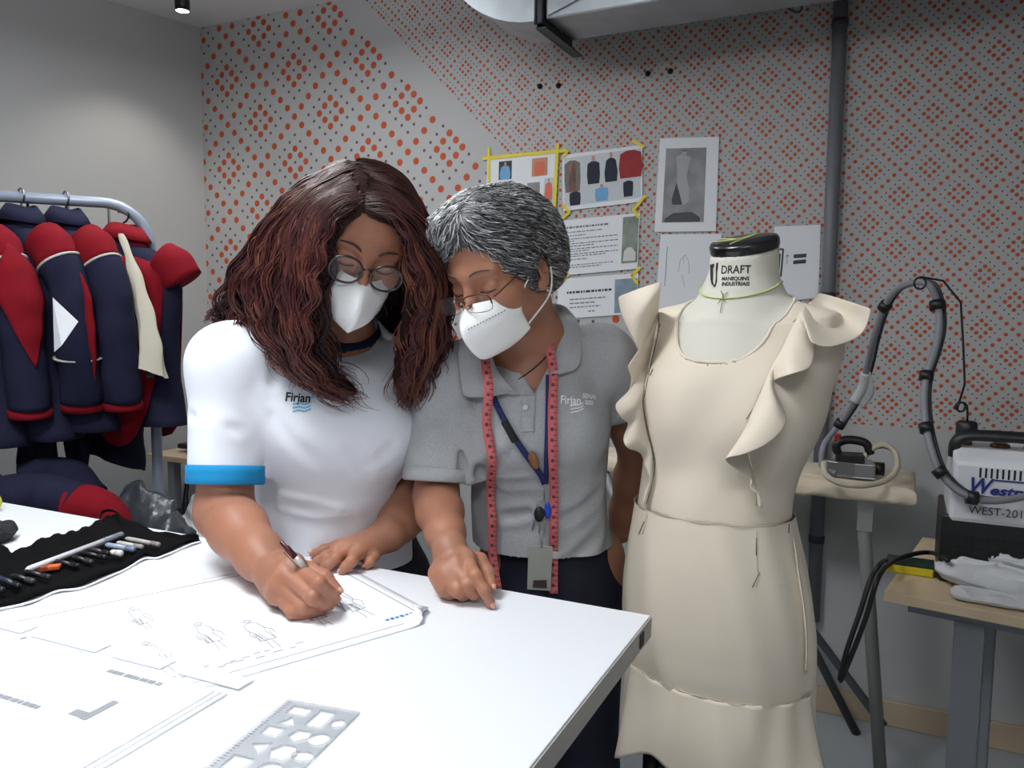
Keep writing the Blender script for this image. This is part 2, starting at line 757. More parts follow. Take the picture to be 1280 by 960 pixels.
plain = wall_mat('wall_paint')
wb = slab_wall('wall_back', P_c, P_r, wall_mat('dotted_wallpaper', True))
# shift the local origin of the back wall so that local x is the distance along WS
s0 = float(P_c @ WS)
for v in wb.data.vertices:
    v.co.x += s0
base = WN * WD
wb.matrix_world = Matrix(((WS[0], WN[0], 0, base[0]), (WS[1], WN[1], 0, base[1]), (0, 0, 1, 0), (0, 0, 0, 1)))
slab_wall('wall_left', P_c, P_l, plain)
slab_wall('wall_right', P_r, P_rr, plain)
slab_wall('wall_front', P_rr, P_l, plain)
floor_m = M('floor_vinyl', (158, 164, 168), .35, bump=(30, .05), var=(2.5, .06))
ceil_m = M('ceiling_paint', (228, 228, 230), .7, bump=(40, .04))
for nm, z0, z1, m in (('floor', -.1, 0, floor_m), ('ceiling', CEIL, CEIL + .1, ceil_m)):
    mb = MB()
    mb.poly([np.array([q[0], q[1], z0]) for q in (P_c + .1 * (WN - WS), P_r + .1 * (WN + WS), P_rr + .1 * (WS - WN), P_l - .15 * WS)], UP, z1 - z0)
    structure(mb.build(nm, m, smooth=False))
mb = MB()
sA, sB = s0, s0 + 4.3
mb.box(wallp((sA + sB) / 2, .045, .009), (sB - sA, .016, .09), (WS, WN, UP))
structure(mb.build('baseboard_back', M('baseboard_wood', (178, 160, 136), .5, var=(6, .08)), smooth=False, bevel=.004))
mb = MB()
ln = np.cross(UP, LDIR)
ln = ln if ln @ (CAM - P_c) > 0 else -ln
mb.box(P_c + LDIR * 2.5 + ln * .009 + UP * .045, (4.9, .016, .09), (LDIR, ln, UP))
structure(mb.build('baseboard_left', MATS['baseboard_wood'], smooth=False, bevel=.004))

# ------------------------------------------------------------------ ceiling spotlight
black_m = M('black_metal', (22, 22, 24), .4, .3)
sp_b = onz(228, 14, 2.60)
sl = thing('ceiling_spotlight', 'small black cylindrical spotlight glowing under the white ceiling', 'spotlight', (sp_b[0], sp_b[1], CEIL))
mb = MB()
mb.tube([sp_b, sp_b + UP * .02, sp_b + UP * .10, sp_b + UP * .105], [.027, .029, .029, .024], 24, cap=False)
mb.build('housing', black_m, sl, solid=.002)
MB().cyl((sp_b[0], sp_b[1], sp_b[2] + .10), (sp_b[0], sp_b[1], CEIL), .012).build('stem', black_m, sl)
MB().cyl((sp_b[0], sp_b[1], CEIL - .012), (sp_b[0], sp_b[1], CEIL), .04, n=24).build('canopy', black_m, sl)
MB().cyl(sp_b + UP * .001, sp_b + UP * .008, .025, n=24).build('bulb', M('lamp_glow', (255, 250, 240), .5, emit=((255, 248, 235), 14)), sl)
sd = bpy.data.lights.new('spot_beam', 'SPOT')
sd.energy = 13
sd.spot_size = math.radians(95)
sd.spot_blend = .7
sd.shadow_soft_size = .03
sd.color = (1, .96, .88)
so = bpy.data.objects.new('spot_beam', sd)
COL.objects.link(so)
so.location = sp_b - UP * .01
so.rotation_euler = (Vector((-.30, .12, -1))).to_track_quat('-Z', 'Y').to_euler()

# ------------------------------------------------------------------ galvanised air duct under the ceiling, on the back wall
galv = M('galvanised_steel', (176, 182, 186), .38, .85, bump=(18, .12), var=(9, .14))
galv_d = M('dark_steel_profile', (70, 72, 76), .45, .7)
DZ = 2.335
d_r = onz(708, 52, DZ)                       # rear lower edge at the flange
d_f = onz(664, 27, DZ)                       # front lower edge at the flange
sF = float(d_r @ WS)
offr, offf = WD - float(d_r @ WN), WD - float(d_f @ WN)
du = thing('air_duct', 'galvanised steel rectangular air duct running below the ceiling along the dotted wall', 'duct', wallp(sF, CEIL, (offr + offf) / 2))


def dp(s, off, z):
    return wallp(s, z, off)


ow = offf - offr
oc = (offf + offr) / 2
top = CEIL - .06
mb = MB()
mb.box(dp(sF + 1.02, oc, (DZ + top) / 2), (2.0, ow, top - DZ), (WS, WN, UP))
mb.build('duct_section', galv, du, smooth=False, bevel=.006)
mb = MB()                                    # diagonal stiffening crease pressed in the front sheet
a0, a1 = dp(sF + .03, offf + .002, DZ + .01), dp(sF + .95, offf + .002, top - .02)
b0_ = dp(sF + .03, offf + .002, top - .02)
b1_ = dp(sF + .95, offf + .002, DZ + .01)
for a, b in ((a0, a1), (b0_, b1_)):
    mb.bar(a, b, .004, .012, WN)
mb.build('crease', galv, du, smooth=False)
# elbow turning up into the ceiling
mb = MB()
rad = top - DZ + .05
cs = []
for i in range(13):
    a = math.pi / 2 * i / 12
    ci, co_ = .06, rad
    inner = (sF - .02 - ci * math.sin(a), top + .05 - ci * math.cos(a) - .0)
    outer = (sF - .02 - co_ * math.sin(a), top + .05 - co_ * math.cos(a))
    cs.append([dp(inner[0], offr, inner[1]), dp(inner[0], offf, inner[1]), dp(outer[0], offf, outer[1]), dp(outer[0], offr, outer[1])])
V = [p for c in cs for p in c]
mb.add(V, [(i * 4 + j, i * 4 + (j + 1) % 4, (i + 1) * 4 + (j + 1) % 4, (i + 1) * 4 + j) for i in range(12) for j in range(4)])
mb.build('elbow', galv, du, auto=40)
mb = MB()
for zc, hh in ((DZ - .004, .018), (top + .004, .018)):
    mb.box(dp(sF, oc, zc), (.03, ow + .03, hh), (WS, WN, UP))
for off in (offr - .006, offf + .006):
    mb.box(dp(sF, off, (DZ + top) / 2), (.03, .014, top - DZ + .03), (WS, WN, UP))
mb.build('flange', galv_d, du, smooth=False, bevel=.002)
mb = MB()
mb.box(dp(sF + .012, oc - .035, DZ - .03), (.035, ow + .10, .004), (WS, WN, UP))
mb.box(dp(sF - .004, oc - .035, DZ - .015), (.004, ow + .10, .034), (WS, WN, UP))
mb.build('support_profile', galv_d, du, smooth=False)
for off in (offr - .02, offf + .05):
    MB().cyl(dp(sF + .01, off, DZ - .03), dp(sF + .01, off, CEIL), .004, n=8).build('hanger_rod', galv_d, du)
mb = MB()
c0 = dp(sF + 1.0, offr - .02, DZ)
mb.tube(catmull([onw(975, -25, offr - .05), onw(978, 2, offr - .05), onw(992, 14, offr - .06), onw(1002, 11, offr - .06), onw(1004, -20, offr - .05)], 6), .004, 8)
tag(mb.build('duct_cable', M('dark_cable', (60, 60, 62), .5)), 'thin grey cable looping out beneath the steel air duct', 'cable')

# ------------------------------------------------------------------ conduit on the back wall
cp = [onw(1053, 0, .03), onw(1018, 700, .03)]
sC = float((cp[0] + cp[1]) @ WS / 2)
cd = thing('conduit_pipe', 'grey vertical conduit pipe fixed to the dotted wall', 'pipe', wallp(sC, .33, .028))
MB().cyl(wallp(sC, .33, .028), wallp(sC, CEIL, .028), .0225, n=20).build('pipe', M('conduit_grey', (108, 110, 116), .45), cd)
for z in (2.33, 1.45, .62):
    MB().cyl(wallp(sC, z - .012, .028), wallp(sC, z + .012, .028), .026, n=20).build('clamp', M('conduit_clamp', (52, 50, 62), .5), cd)

# ------------------------------------------------------------------ wall plugs
for i, (x, y) in enumerate(((675, 108), (698, 107), (810, 92), (838, 89))):
    p = onw(x, y)
    mb = MB()
    mb.tube([p - WN * .001, p - WN * .012, p - WN * .014], [.007, .006, .002], 10)
    mb.tube([p - WN * .001, p - WN * .003], [.011, .010], 10)
    tag(mb.build('wall_plug', black_m), 'black plug left in the dotted wall below the duct', 'wall plug', 'wall plugs below the duct')

# ------------------------------------------------------------------ sheets on the wall
paper_m = M('paper_white', (226, 228, 232), .7)
tape_m = M('yellow_tape', (226, 204, 40), .5)
ink_m = M('print_ink', (60, 62, 68), .7)
grey_ink = M('print_grey', (120, 122, 128), .7)
SEP = .0022


class Sheet:
    """flat sheet given by its four pixel corners on the wall: tl, tr, br, bl"""

    def __init__(s, name, label, corners, off=.004, mat=None):
        s.c = [onw(x, y, off) for x, y in corners]
        s.root = thing(name, label, 'paper sheet', (s.c[2] + s.c[3]) / 2)
        mb = MB()
        mb.poly([q for q in s.c], -WN, .0012)
        mb.build('paper', mat or paper_m, s.root, smooth=False)
        s.off = off

    def p(s, u, v, lift=.0016):
        a = s.c[0] + (s.c[1] - s.c[0]) * u
        b = s.c[3] + (s.c[2] - s.c[3]) * u
        return a + (b - a) * v - WN * lift

    def poly(s, name, pts, mat, lift=.0016, th=.0004):
        mb = MB()
        mb.poly([s.p(u, v, lift) for u, v in pts], -WN, th)
        return mb.build(name, mat, s.root, smooth=False)

    def rect(s, name, u0, v0, u1, v1, mat, lift=.0016):
        return s.poly(name, [(u0, v0), (u1, v0), (u1, v1), (u0, v1)], mat, lift)

    def lines(s, name, rows, mat, h=.008, lift=.0016):
        mb = MB()
        for u0, u1, v in rows:
            u = u0
            while u < u1:
                w = min(random.uniform(.015, .06), u1 - u)
                mb.poly([s.p(u, v, lift), s.p(u + w, v, lift), s.p(u + w, v + h, lift), s.p(u, v + h, lift)], -WN, .0003)
                u += w + .012
        return mb.build(name, mat, s.root, smooth=False)

    def tape(s, a, b, w=.011, lift=.003):
        p, q = onw(*a, s.off + lift), onw(*b, s.off + lift)
        mb = MB()
        mb.bar(p, q, w, .0006, WN)
        return mb.build('tape_strip', tape_m, s.root, smooth=False)


def torso_poly(s, cx, cy, w, h, name, mat, flare=1.0, head=None, legs=False):
    P = [(-.18, 0), (-.5, .1), (-.55 * flare, .6), (-.48 * flare, 1), (.48 * flare, 1), (.55 * flare, .6), (.5, .1), (.18, 0)]
    s.poly(name, [(cx + a * w, cy + b * h) for a, b in P], mat, .0024)
    if head:
        s.poly('face_print', [(cx + .14 * w * math.cos(t), cy - .13 * h + .13 * h * math.sin(t)) for t in np.linspace(0, 6.283, 12)[:-1]], head, .0024)


navy_p = M('print_navy', (28, 32, 52), .7)
red_p = M('print_red', (150, 38, 42), .7, var=(40, .15))
skin_p = M('print_skin', (196, 140, 112), .7)
blue_p = M('print_blue', (110, 164, 208), .7)
grey_p = M('print_pale_grey', (196, 202, 206), .7)
tweed_p = M('print_tweed', (112, 104, 100), .7, var=(60, .2))
pink_p = M('print_pink', (190, 140, 132), .7)
org_p = M('print_coral', (214, 110, 84), .7)
dark_p = M('print_dark', (60, 58, 60), .7)
photo_m = M('print_photo_grey', (128, 128, 132), .7, var=(14, .35))
photo2_m = M('print_photo_green', (112, 120, 112), .7, var=(18, .5))
photo3_m = M('print_photo_blue', (120, 138, 150), .7, var=(18, .35))

# framed sheet of dress photos behind the grey haired person
s1 = Sheet('dress_photo_sheet', 'white sheet of dress photos framed with long yellow tape strips', ((609, 196), (696, 188), (690, 372), (606, 385)))
s1.tape((603, 198), (708, 188), .014)
s1.tape((697, 179), (687, 372), .014, .0036)
s1.tape((611, 184), (611, 228), .011, .0036)
for (u0, v0, u1, v1, m_) in ((.18, .04, .37, .16, dark_p), (.66, .04, .88, .16, skin_p), (.60, .20, .78, .36, photo_m), (.84, .18, .97, .34, grey_p), (.05, .20, .25, .36, photo2_m), (.32, .20, .5, .36, dark_p), (.62, .42, .84, .62, dark_p), (.1, .42, .4, .62, photo_m)):
    s1.rect('photo_print', u0, v0, u1, v1, m_)
torso_poly(s1, .905, .21, .09, .12, 'dress_print', org_p, 1.1, skin_p)
torso_poly(s1, .275, .07, .12, .09, 'dress_print', blue_p, 1.2, skin_p)
torso_poly(s1, .77, .065, .14, .09, 'dress_print', org_p, .9, skin_p)
torso_poly(s1, .69, .24, .08, .11, 'dress_print', skin_p, .8, None)

# garment photo sheet
s2 = Sheet('garment_photo_sheet', 'white sheet with jacket and garment photos held by yellow tape corners', ((703, 194), (803, 181), (803, 252), (704, 264)))
s2.rect('photo_background', .02, .06, .98, .92, grey_p)
torso_poly(s2, .13, .12, .20, .56, 'jacket_print', tweed_p, .95)
torso_poly(s2, .13, .14, .08, .54, 'jacket_print', pink_p, 1.1)
torso_poly(s2, .40, .18, .15, .40, 'jacket_print', navy_p, 1.0, skin_p)
torso_poly(s2, .62, .16, .12, .42, 'dress_print', navy_p, 1.25, skin_p)
torso_poly(s2, .86, .07, .25, .48, 'jacket_print', red_p, 1.05)
torso_poly(s2, .16, .68, .14, .24, 'jacket_print', navy_p, .95, skin_p)
torso_poly(s2, .50, .66, .16, .24, 'blouse_print', blue_p, .95, skin_p)
torso_poly(s2, .83, .60, .12, .28, 'jacket_print', navy_p, .9)
for a, b in (((790, 175), (805, 184)), ((703, 197), (710, 188)), ((703, 256), (712, 265)), ((712, 265), (701, 275)), ((807, 244), (793, 261)), ((791, 260), (798, 272))):
    s2.tape(a, b)

# text sheet
s3 = Sheet('text_sheet', 'white printed text sheet with a small greenish photo below the garment photos', ((700, 276), (800, 266), (797, 336), (697, 345)), .0045)
s3.rect('photo_print', .80, .05, .99, .88, photo2_m)
s3.poly('photo_figure', [(.82, .84), (.83, .66), (.87, .60), (.92, .60), (.97, .70), (.97, .85)], M('print_white', (206, 206, 202), .7), .0024)
s3.lines('heading_print', [(.05, .62, .125)], grey_ink, .035)
s3.lines('text_print', [(.10, .55, .22), (.10, .35, .285), (.10, .74, .345), (.08, .20, .385), (.10, .76, .43), (.10, .45, .475), (.10, .75, .53), (.10, .4, .57), (.10, .76, .62), (.10, .6, .66), (.10, .38, .72), (.06, .70, .82), (.06, .55, .86)], grey_ink, .018)
for a, b in (((701, 333), (710, 343)), ((710, 343), (700, 356)), ((801, 333), (789, 345)), ((789, 343), (797, 355))):
    s3.tape(a, b)
s4 = Sheet('text_sheet', 'white printed sheet with a grey corner photo, lowest of the taped sheets', ((698, 349), (798, 341), (797, 392), (696, 399)), .004)
s4.rect('photo_print', .72, .12, .99, .95, photo3_m)
s4.lines('heading_print', [(.12, .68, .33)], ink_m, .055)
s4.lines('text_print', [(.16, .62, .52), (.16, .48, .62), (.16, .55, .72), (.40, .48, .84)], grey_ink, .03)

# dress form photo
s5 = Sheet('dress_form_photo', 'white sheet with a grey printed photo of a dress on a dress form', ((825, 173), (899, 171), (895, 289), (818, 290)))
s5.rect('photo_print', .12, .11, .80, .90, photo_m)
dk, lt = M('print_dress_dark', (70, 70, 74), .7), M('print_dress_light', (166, 166, 168), .7)
s5.poly('dress_print', [(.30, .20), (.36, .18), (.44, .185), (.52, .20), (.55, .22), (.50, .36), (.50, .44), (.55, .54), (.55, .68), (.48, .71), (.28, .71), (.26, .66), (.34, .45), (.33, .34)], lt, .0022)
s5.poly('dress_shadow_print', [(.28, .71), (.26, .66), (.33, .47), (.40, .62), (.44, .71)], dk, .0026)
s5.poly('neck_print', [(.39, .18), (.40, .14), (.47, .14), (.475, .18)], lt, .0024)
s5.poly('cap_print', [(.39, .145), (.40, .135), (.47, .135), (.475, .145)], dk, .0028)
s5.poly('shadow_print', [(.16, .86), (.3, .80), (.6, .79), (.74, .85), (.74, .895), (.16, .895)], M('print_ground', (76, 76, 80), .7), .0022)
# sketch sheet
s6 = Sheet('sketch_sheet', 'pale sheet with a faint pencil figure sketch below the dress form photo', ((826, 293), (902, 292), (896, 400), (818, 400)), .0035)
mb = MB()
for u0, v0, u1, v1 in ((.13, .14, .13, .60), (.34, .44, .36, .30), (.36, .30, .44, .24), (.44, .24, .50, .32), (.50, .32, .52, .46), (.40, .26, .42, .34), (.40, .46, .46, .62)):
    mb.bar(s6.p(u0, v0, .0017), s6.p(u1, v1, .0017), .0022 if u0 == .13 else .0012, .0004, WN)
mb.build('pencil_lines', grey_ink, s6.root, smooth=False)
# sheet behind the neck cap
s7 = Sheet('sign_sheet', 'pale sheet with dark bar marks beside the conduit pipe', ((968, 283), (1026, 281), (1023, 372), (958, 380)), .003)
for r in ((.47, .38, .73, .43), (.47, .46, .73, .51)):
    s7.rect('bar_mark', *r, ink_m)
mb = MB()
for a, b in (((.02, .30), (.24, .30)), ((.24, .30), (.24, .66)), ((.10, .36), (.18, .36)), ((.18, .36), (.18, .62))):
    mb.bar(s7.p(*a), s7.p(*b), .006, .0004, WN)
mb.build('frame_mark', ink_m, s7.root, smooth=False)
mb = MB()
mb.bar(s7.p(.34, .50), s7.p(.34, .38), .002, .0004, WN)
mb.bar(s7.p(.30, .41), s7.p(.34, .375), .002, .0004, WN)
mb.bar(s7.p(.38, .41), s7.p(.34, .375), .002, .0004, WN)
mb.build('arrow_mark', grey_ink, s7.root, smooth=False)
# ================================================================== THE WHITE WORK TABLE
TZ = .93
tc_ = onz(813, 769, TZ)
eA = unit(onz(0, 627, TZ) - tc_)             # along the far edge, to the left
eB = np.array([eA[1], -eA[0], 0])            # towards the near side
eB = eB if eB[1] < 0 else -eB
TL_, TW_ = 2.3, 1.25


def tp(a, b, z=TZ):
    return np.array([tc_[0], tc_[1], 0]) + eA * a + eB * b + UP * z


tab = thing('work_table', 'large white laminate work table that both people lean over', 'table', tp(TL_ / 2, TW_ / 2, 0))
white_lam = M('white_laminate', (232, 235, 240), .32, spec=.4, bump=(90, .015))
edge_m = M('laminate_edge_shade', (168, 166, 162), .45)  # greyer than the white top: shade of the unlit edge put into the colour
MB().box(tp(TL_ / 2, TW_ / 2, TZ - .017), (TL_, TW_, .034), (eA, eB, UP)).build('table_top', white_lam, tab, smooth=False, bevel=.0015)
mb = MB()
mb.box(tp(-.0012, TW_ / 2, TZ - .018), (.002, TW_, .031), (eA, eB, UP))
mb.build('edge_shade_band', edge_m, tab, smooth=False)
MB().box(tp(-.0028, .055, TZ - .018), (.0015, .02, .02), (eA, eB, UP)).build('edge_chip', M('chip_dark', (58, 46, 38), .8), tab, smooth=False)
leg_m = M('table_leg_white', (190, 192, 194), .4)
for a in (.55, TL_ - .3):
    for b in (.28, TW_ - .2):
        MB().box(tp(a, b, (TZ - .034) / 2), (.06, .06, TZ - .034), (eA, eB, UP)).build('leg', leg_m, tab, smooth=False, bevel=.004)
    MB().box(tp(a, TW_ / 2 + .04, TZ - .064), (.04, TW_ - .5, .06), (eA, eB, UP)).build('rail', leg_m, tab, smooth=False, bevel=.003)


def on_t(x, y, h=0.0):
    return onz(x, y, TZ + h)


# ------------------------------------------------------------------ drawing sheet with pencil sketches
pencil = M('pencil_graphite', (116, 116, 124), .6)
br = on_t(556, 774)
dB = unit(on_t(400, 819) - br)               # along the lower edge, to the left
dR = np.cross(UP, dB)
dR = dR if dR[1] > 0 else -dR
SW, SH = .594, .40


def sh(a, b, h=.0012):
    return br + dB * a + dR * b + UP * h


dsh = thing('drawing_sheet', 'large white drawing sheet with pencil fashion sketches under the writing hand', 'paper sheet', sh(.3, .2, 0))
n1, n2 = 40, 28
G = np.zeros((n1, n2, 3))
for i in range(n1):
    for j in range(n2):
        a, b = SW * i / (n1 - 1), SH * j / (n2 - 1)
        curl = .0010
        q = max(0, .05 - a) / .05 * max(0, .05 - b) / .05
        G[i, j] = sh(a + .035 * q * q, b + .035 * q * q, .0010 + .020 * q)
MB().grid(G).build('paper', M('drawing_paper', (238, 240, 246), .7), dsh, solid=.0006)
mb = MB()


def pl(pts, w=.0011, h=.0018):
    pts = [np.asarray(sh(a, b, h)) for a, b in pts]
    for p, q in zip(pts[:-1], pts[1:]):
        mb.bar(p, q, w, .0003)


ma = .02
pl([(ma, .05), (ma, SH - ma)]), pl([(.06, ma), (SW - ma, ma)], .0006), pl([(SW - ma, ma), (SW - ma, SH - ma)]), pl([(ma, SH - ma), (SW - ma, SH - ma)])


def figure(a, b, s):
    """little fashion figure drawn in pencil"""
    f = lambda *P: pl([(a - s * x + random.uniform(-.002, .002), b + s * y + random.uniform(-.002, .002)) for x, y in P], .0006)
    f((-.10, 1), (-.14, .7), (-.08, .5), (-.16, .1), (.16, .12), (.08, .5), (.14, .7), (.10, 1))
    f((-.10, 1), (0, 1.04), (.10, 1))
    f((-.14, .7), (-.22, .45), (-.18, .3))
    f((.14, .7), (.24, .5), (.20, .3))
    f((-.05, .1), (-.06, -.3)), f((.05, .1), (.07, -.3))
    f((0, 1.06), (-.06, 1.14), (0, 1.24), (.06, 1.14), (0, 1.06))
    for k in range(5):
        x = random.uniform(-.15, .15)
        f((x, .1), (x + random.uniform(-.05, .05), .5))


for a, b, s in ((.085, .10, .085), (.15, .105, .085), (.24, .08, .08), (.30, .12, .075), (.38, .09, .08), (.46, .12, .075), (.12, .26, .06), (.36, .25, .07)):
    figure(a, b, s)
pl([(.07, .34), (.07, .16), (.075, .15)], .001), pl([(.10, .33), (.095, .20)], .0008)
for k in range(26):
    a, b = random.uniform(.2, .52), random.uniform(.04, .06)
    pl([(a, b), (a + random.uniform(.004, .014), b)], .0009)
o_ = mb.build('pencil_lines', pencil, dsh, smooth=False)
o_['kind'] = 'stuff'
mb = MB()
for k in range(6):
    mb.box(sh(.072 - .0085 * k, .047, .0019), (.0055, .0075 if k % 2 else .0055, .0003), (dB, dR, UP))
o_ = mb.build('print_mark', M('print_logo_blue', (60, 120, 190), .6), dsh, smooth=False)
o_['kind'] = 'stuff'
mb = MB()
pl([(SW - .05, .30), (SW - .09, .305)], .004), pl([(SW - .095, .30), (SW - .13, .302)], .0015)
mb.build('logo_mark', ink_m, dsh, smooth=False)

# ------------------------------------------------------------------ plastic folder with printed pages at the near left
film = M('clear_film', (236, 240, 246), .22, alpha=.25, spec=.6)
pg = [(-.0, 0), (0, 1)]
fo = on_t(292, 868)
fA = unit(on_t(0, 792) - fo)
fB = np.cross(UP, fA)
fB = fB if fB[1] < 0 else -fB


def fp(a, b, h=0.0):
    return fo + fA * a + fB * b + UP * h


fld = thing('document_folder', 'stack of large printed pages in a clear plastic folder beside the drawing sheet', 'folder', fp(.3, .2, 0))
for k in range(3):
    MB().box(fp(.30 + .006 * k, .215 + .004 * k, .0022 + .0022 * k), (.59, .42, .0016), (fA, fB, UP)).build('page', M('page_paper', (236, 238, 243), .7), fld, smooth=False)
n1, n2 = 30, 20
G = np.zeros((n1, n2, 3))
for i in range(n1):
    for j in range(n2):
        a, b = -.03 + .68 * i / (n1 - 1), -.05 + .50 * j / (n2 - 1)
        w = .0012 * math.sin(a * 40 + b * 9) + .0010 * math.sin(b * 55 - a * 12)
        edge = min(1, max(0, -b - .005) / .03 + max(0, -a) / .02)
        G[i, j] = fp(a, b, (.0105 + w) * (1 - edge) + edge * (.0045 + .001 * math.sin(a * 60)))
MB().grid(G).build('plastic_sleeve', film, fld)
strip_m = M('folder_strip', (222, 225, 232), .5)
for k, (a0_, a1_) in enumerate(((.0, .10), (.13, .22), (.25, .37), (.40, .47))):
    MB().box(fp((a0_ + a1_) / 2, -.022, .0030), (a1_ - a0_, .028, .0006), (fA, fB, UP)).build('binding_strip', strip_m, fld, smooth=False)
mb = MB()
for (a, b, L_, w) in ((.09, .03, .085, .007), (.17, .13, .075, .007)):
    x = 0
    while x < L_:
        q = random.uniform(.003, .008)
        mb.box(fp(a + x, b + .0 * x, .0082), (q, w, .0003), (fA, fB, UP))
        x += q + .0015
mb.box(fp(.10, .105, .0082), (.010, .045, .0003), (fA, fB, UP))
mb.box(fp(.114, .12, .0082), (.022, .012, .0003), (fA, fB, UP))
o_ = mb.build('page_print', grey_ink, fld, smooth=False)
o_['kind'] = 'stuff'

# ------------------------------------------------------------------ drawing stencil
st0 = on_t(360, 877)
sX = unit(on_t(450, 893) - st0)
sY = np.cross(UP, sX)
sY = sY if sY[1] < 0 else -sY
sw = float(np.linalg.norm(on_t(450, 893) - st0))
cu = bpy.data.curves.new('stencil', 'CURVE')
cu.dimensions = '2D'
cu.fill_mode = 'BOTH'
cu.extrude = .0009


def spl(P):
    s_ = cu.splines.new('POLY')
    s_.points.add(len(P) - 1)
    for q, p in zip(s_.points, P):
        q.co = (p[0], p[1], 0, 1)
    s_.use_cyclic_u = True


SLN = .24
spl([(0, 0), (sw, 0), (sw, SLN), (0, SLN)])
ngon = lambda cx, cy, r, n, t=0, e=1.0: [(cx + r * math.cos(t + 2 * math.pi * i / n), cy + e * r * math.sin(t + 2 * math.pi * i / n)) for i in range(n)]
rc = lambda x0, y0, x1, y1: [(x0, y0), (x1, y0), (x1, y1), (x0, y1)]
W_ = sw
for P in (rc(.15 * W_, .010, .42 * W_, .028), rc(.52 * W_, .010, .74 * W_, .045), ngon(.88 * W_, .030, .10 * W_, 6, .5), ngon(.30 * W_, .045, .012, 3, .4), rc(.14 * W_, .058, .36 * W_, .076), ngon(.60 * W_, .066, .013, 5, .2), ngon(.85 * W_, .066, .012, 24), ngon(.32 * W_, .098, .013, 3, 1.2), ngon(.62 * W_, .100, .016, 6), ngon(.86 * W_, .100, .013, 24, 0, .7), rc(.14 * W_, .12, .40 * W_, .145), ngon(.68 * W_, .135, .015, 20), rc(.15 * W_, .165, .5 * W_, .19), ngon(.75 * W_, .18, .017, 4), rc(.15 * W_, .2, .85 * W_, .225)):
    spl(P)
t_ = bpy.data.objects.new('stencil', cu)
COL.objects.link(t_)
bpy.context.view_layer.update()
me = bpy.data.meshes.new_from_object(t_.evaluated_get(bpy.context.evaluated_depsgraph_get()))
bpy.data.objects.remove(t_)
for v in me.vertices:
    v.co = Vector(st0 + sX * v.co.x + sY * v.co.y + UP * (v.co.z + .0024))
me.materials.clear()
me.materials.append(M('stencil_plastic', (190, 193, 197), .25, alpha=.42))
stn = thing('drawing_stencil', 'grey plastic drawing stencil with cut out geometric shapes lying on the table', 'stencil', st0)
link('plate', me, stn)
mb = MB()
for k in range(44):
    mb.box(st0 + sX * .006 + sY * (.006 + .005 * k) + UP * .0036, (.007 if k % 5 == 0 else .004, .0005, .0002), (sX, sY, UP))
o_ = mb.build('ruler_marks', ink_m, stn, smooth=False)
o_['kind'] = 'stuff'

# ------------------------------------------------------------------ pen roll
roll_m = M('black_canvas', (11, 11, 12), .95, spec=.1, bump=(250, .15))
hem_m = M('white_hem', (225, 225, 228), .7)
lo_ = catmull([on_t(x, y) for x, y in ((-70, 790), (0, 763), (37, 755), (67, 742), (105, 735), (150, 716), (180, 700), (200, 698), (225, 687), (250, 678))], 6)
up_ = catmull([on_t(x, y) for x, y in ((-70, 715), (0, 691), (15, 694), (52, 682), (82, 670), (107, 667), (130, 651), (150, 652), (200, 669), (248, 677))], 6)
prl = thing('pen_roll', 'black fabric pen roll with white hem spread open on the table', 'pen case', (lo_[20] + up_[20]) / 2)
n = len(lo_)
G, H2 = np.zeros((n, 14, 3)), np.zeros((n, 5, 3))
for i in range(n):
    for j in range(14):
        t = j / 13
        G[i, j] = lo_[i] + (up_[i] - lo_[i]) * t + UP * (.006 + .0035 * math.sin(i * .55 + j * .3) + (.006 * math.sin(i * .8) ** 2 if j > 10 else 0) + .004 * (t < .1) * math.sin(i * .4) ** 2)
    for j in range(5):
        t = j / 4
        d = unit(up_[i] - lo_[i] + 1e-6)
        H2[i, j] = lo_[i] - d * .007 + d * .03 * t + UP * (.0022 + .004 * math.sin(i * .4) ** 2 * (1 - t) * .5)
MB().grid(G).build('fabric', roll_m, prl, solid=.003)
MB().grid(H2).build('hem', hem_m, prl, solid=.002)
MB().tube(catmull([on_t(125, 652, .008), on_t(127, 641, .02), on_t(137, 638, .024), on_t(148, 642, .02), on_t(150, 653, .008)], 6), [(.0015, .005)] * 25, 8).build('loop', roll_m, prl)
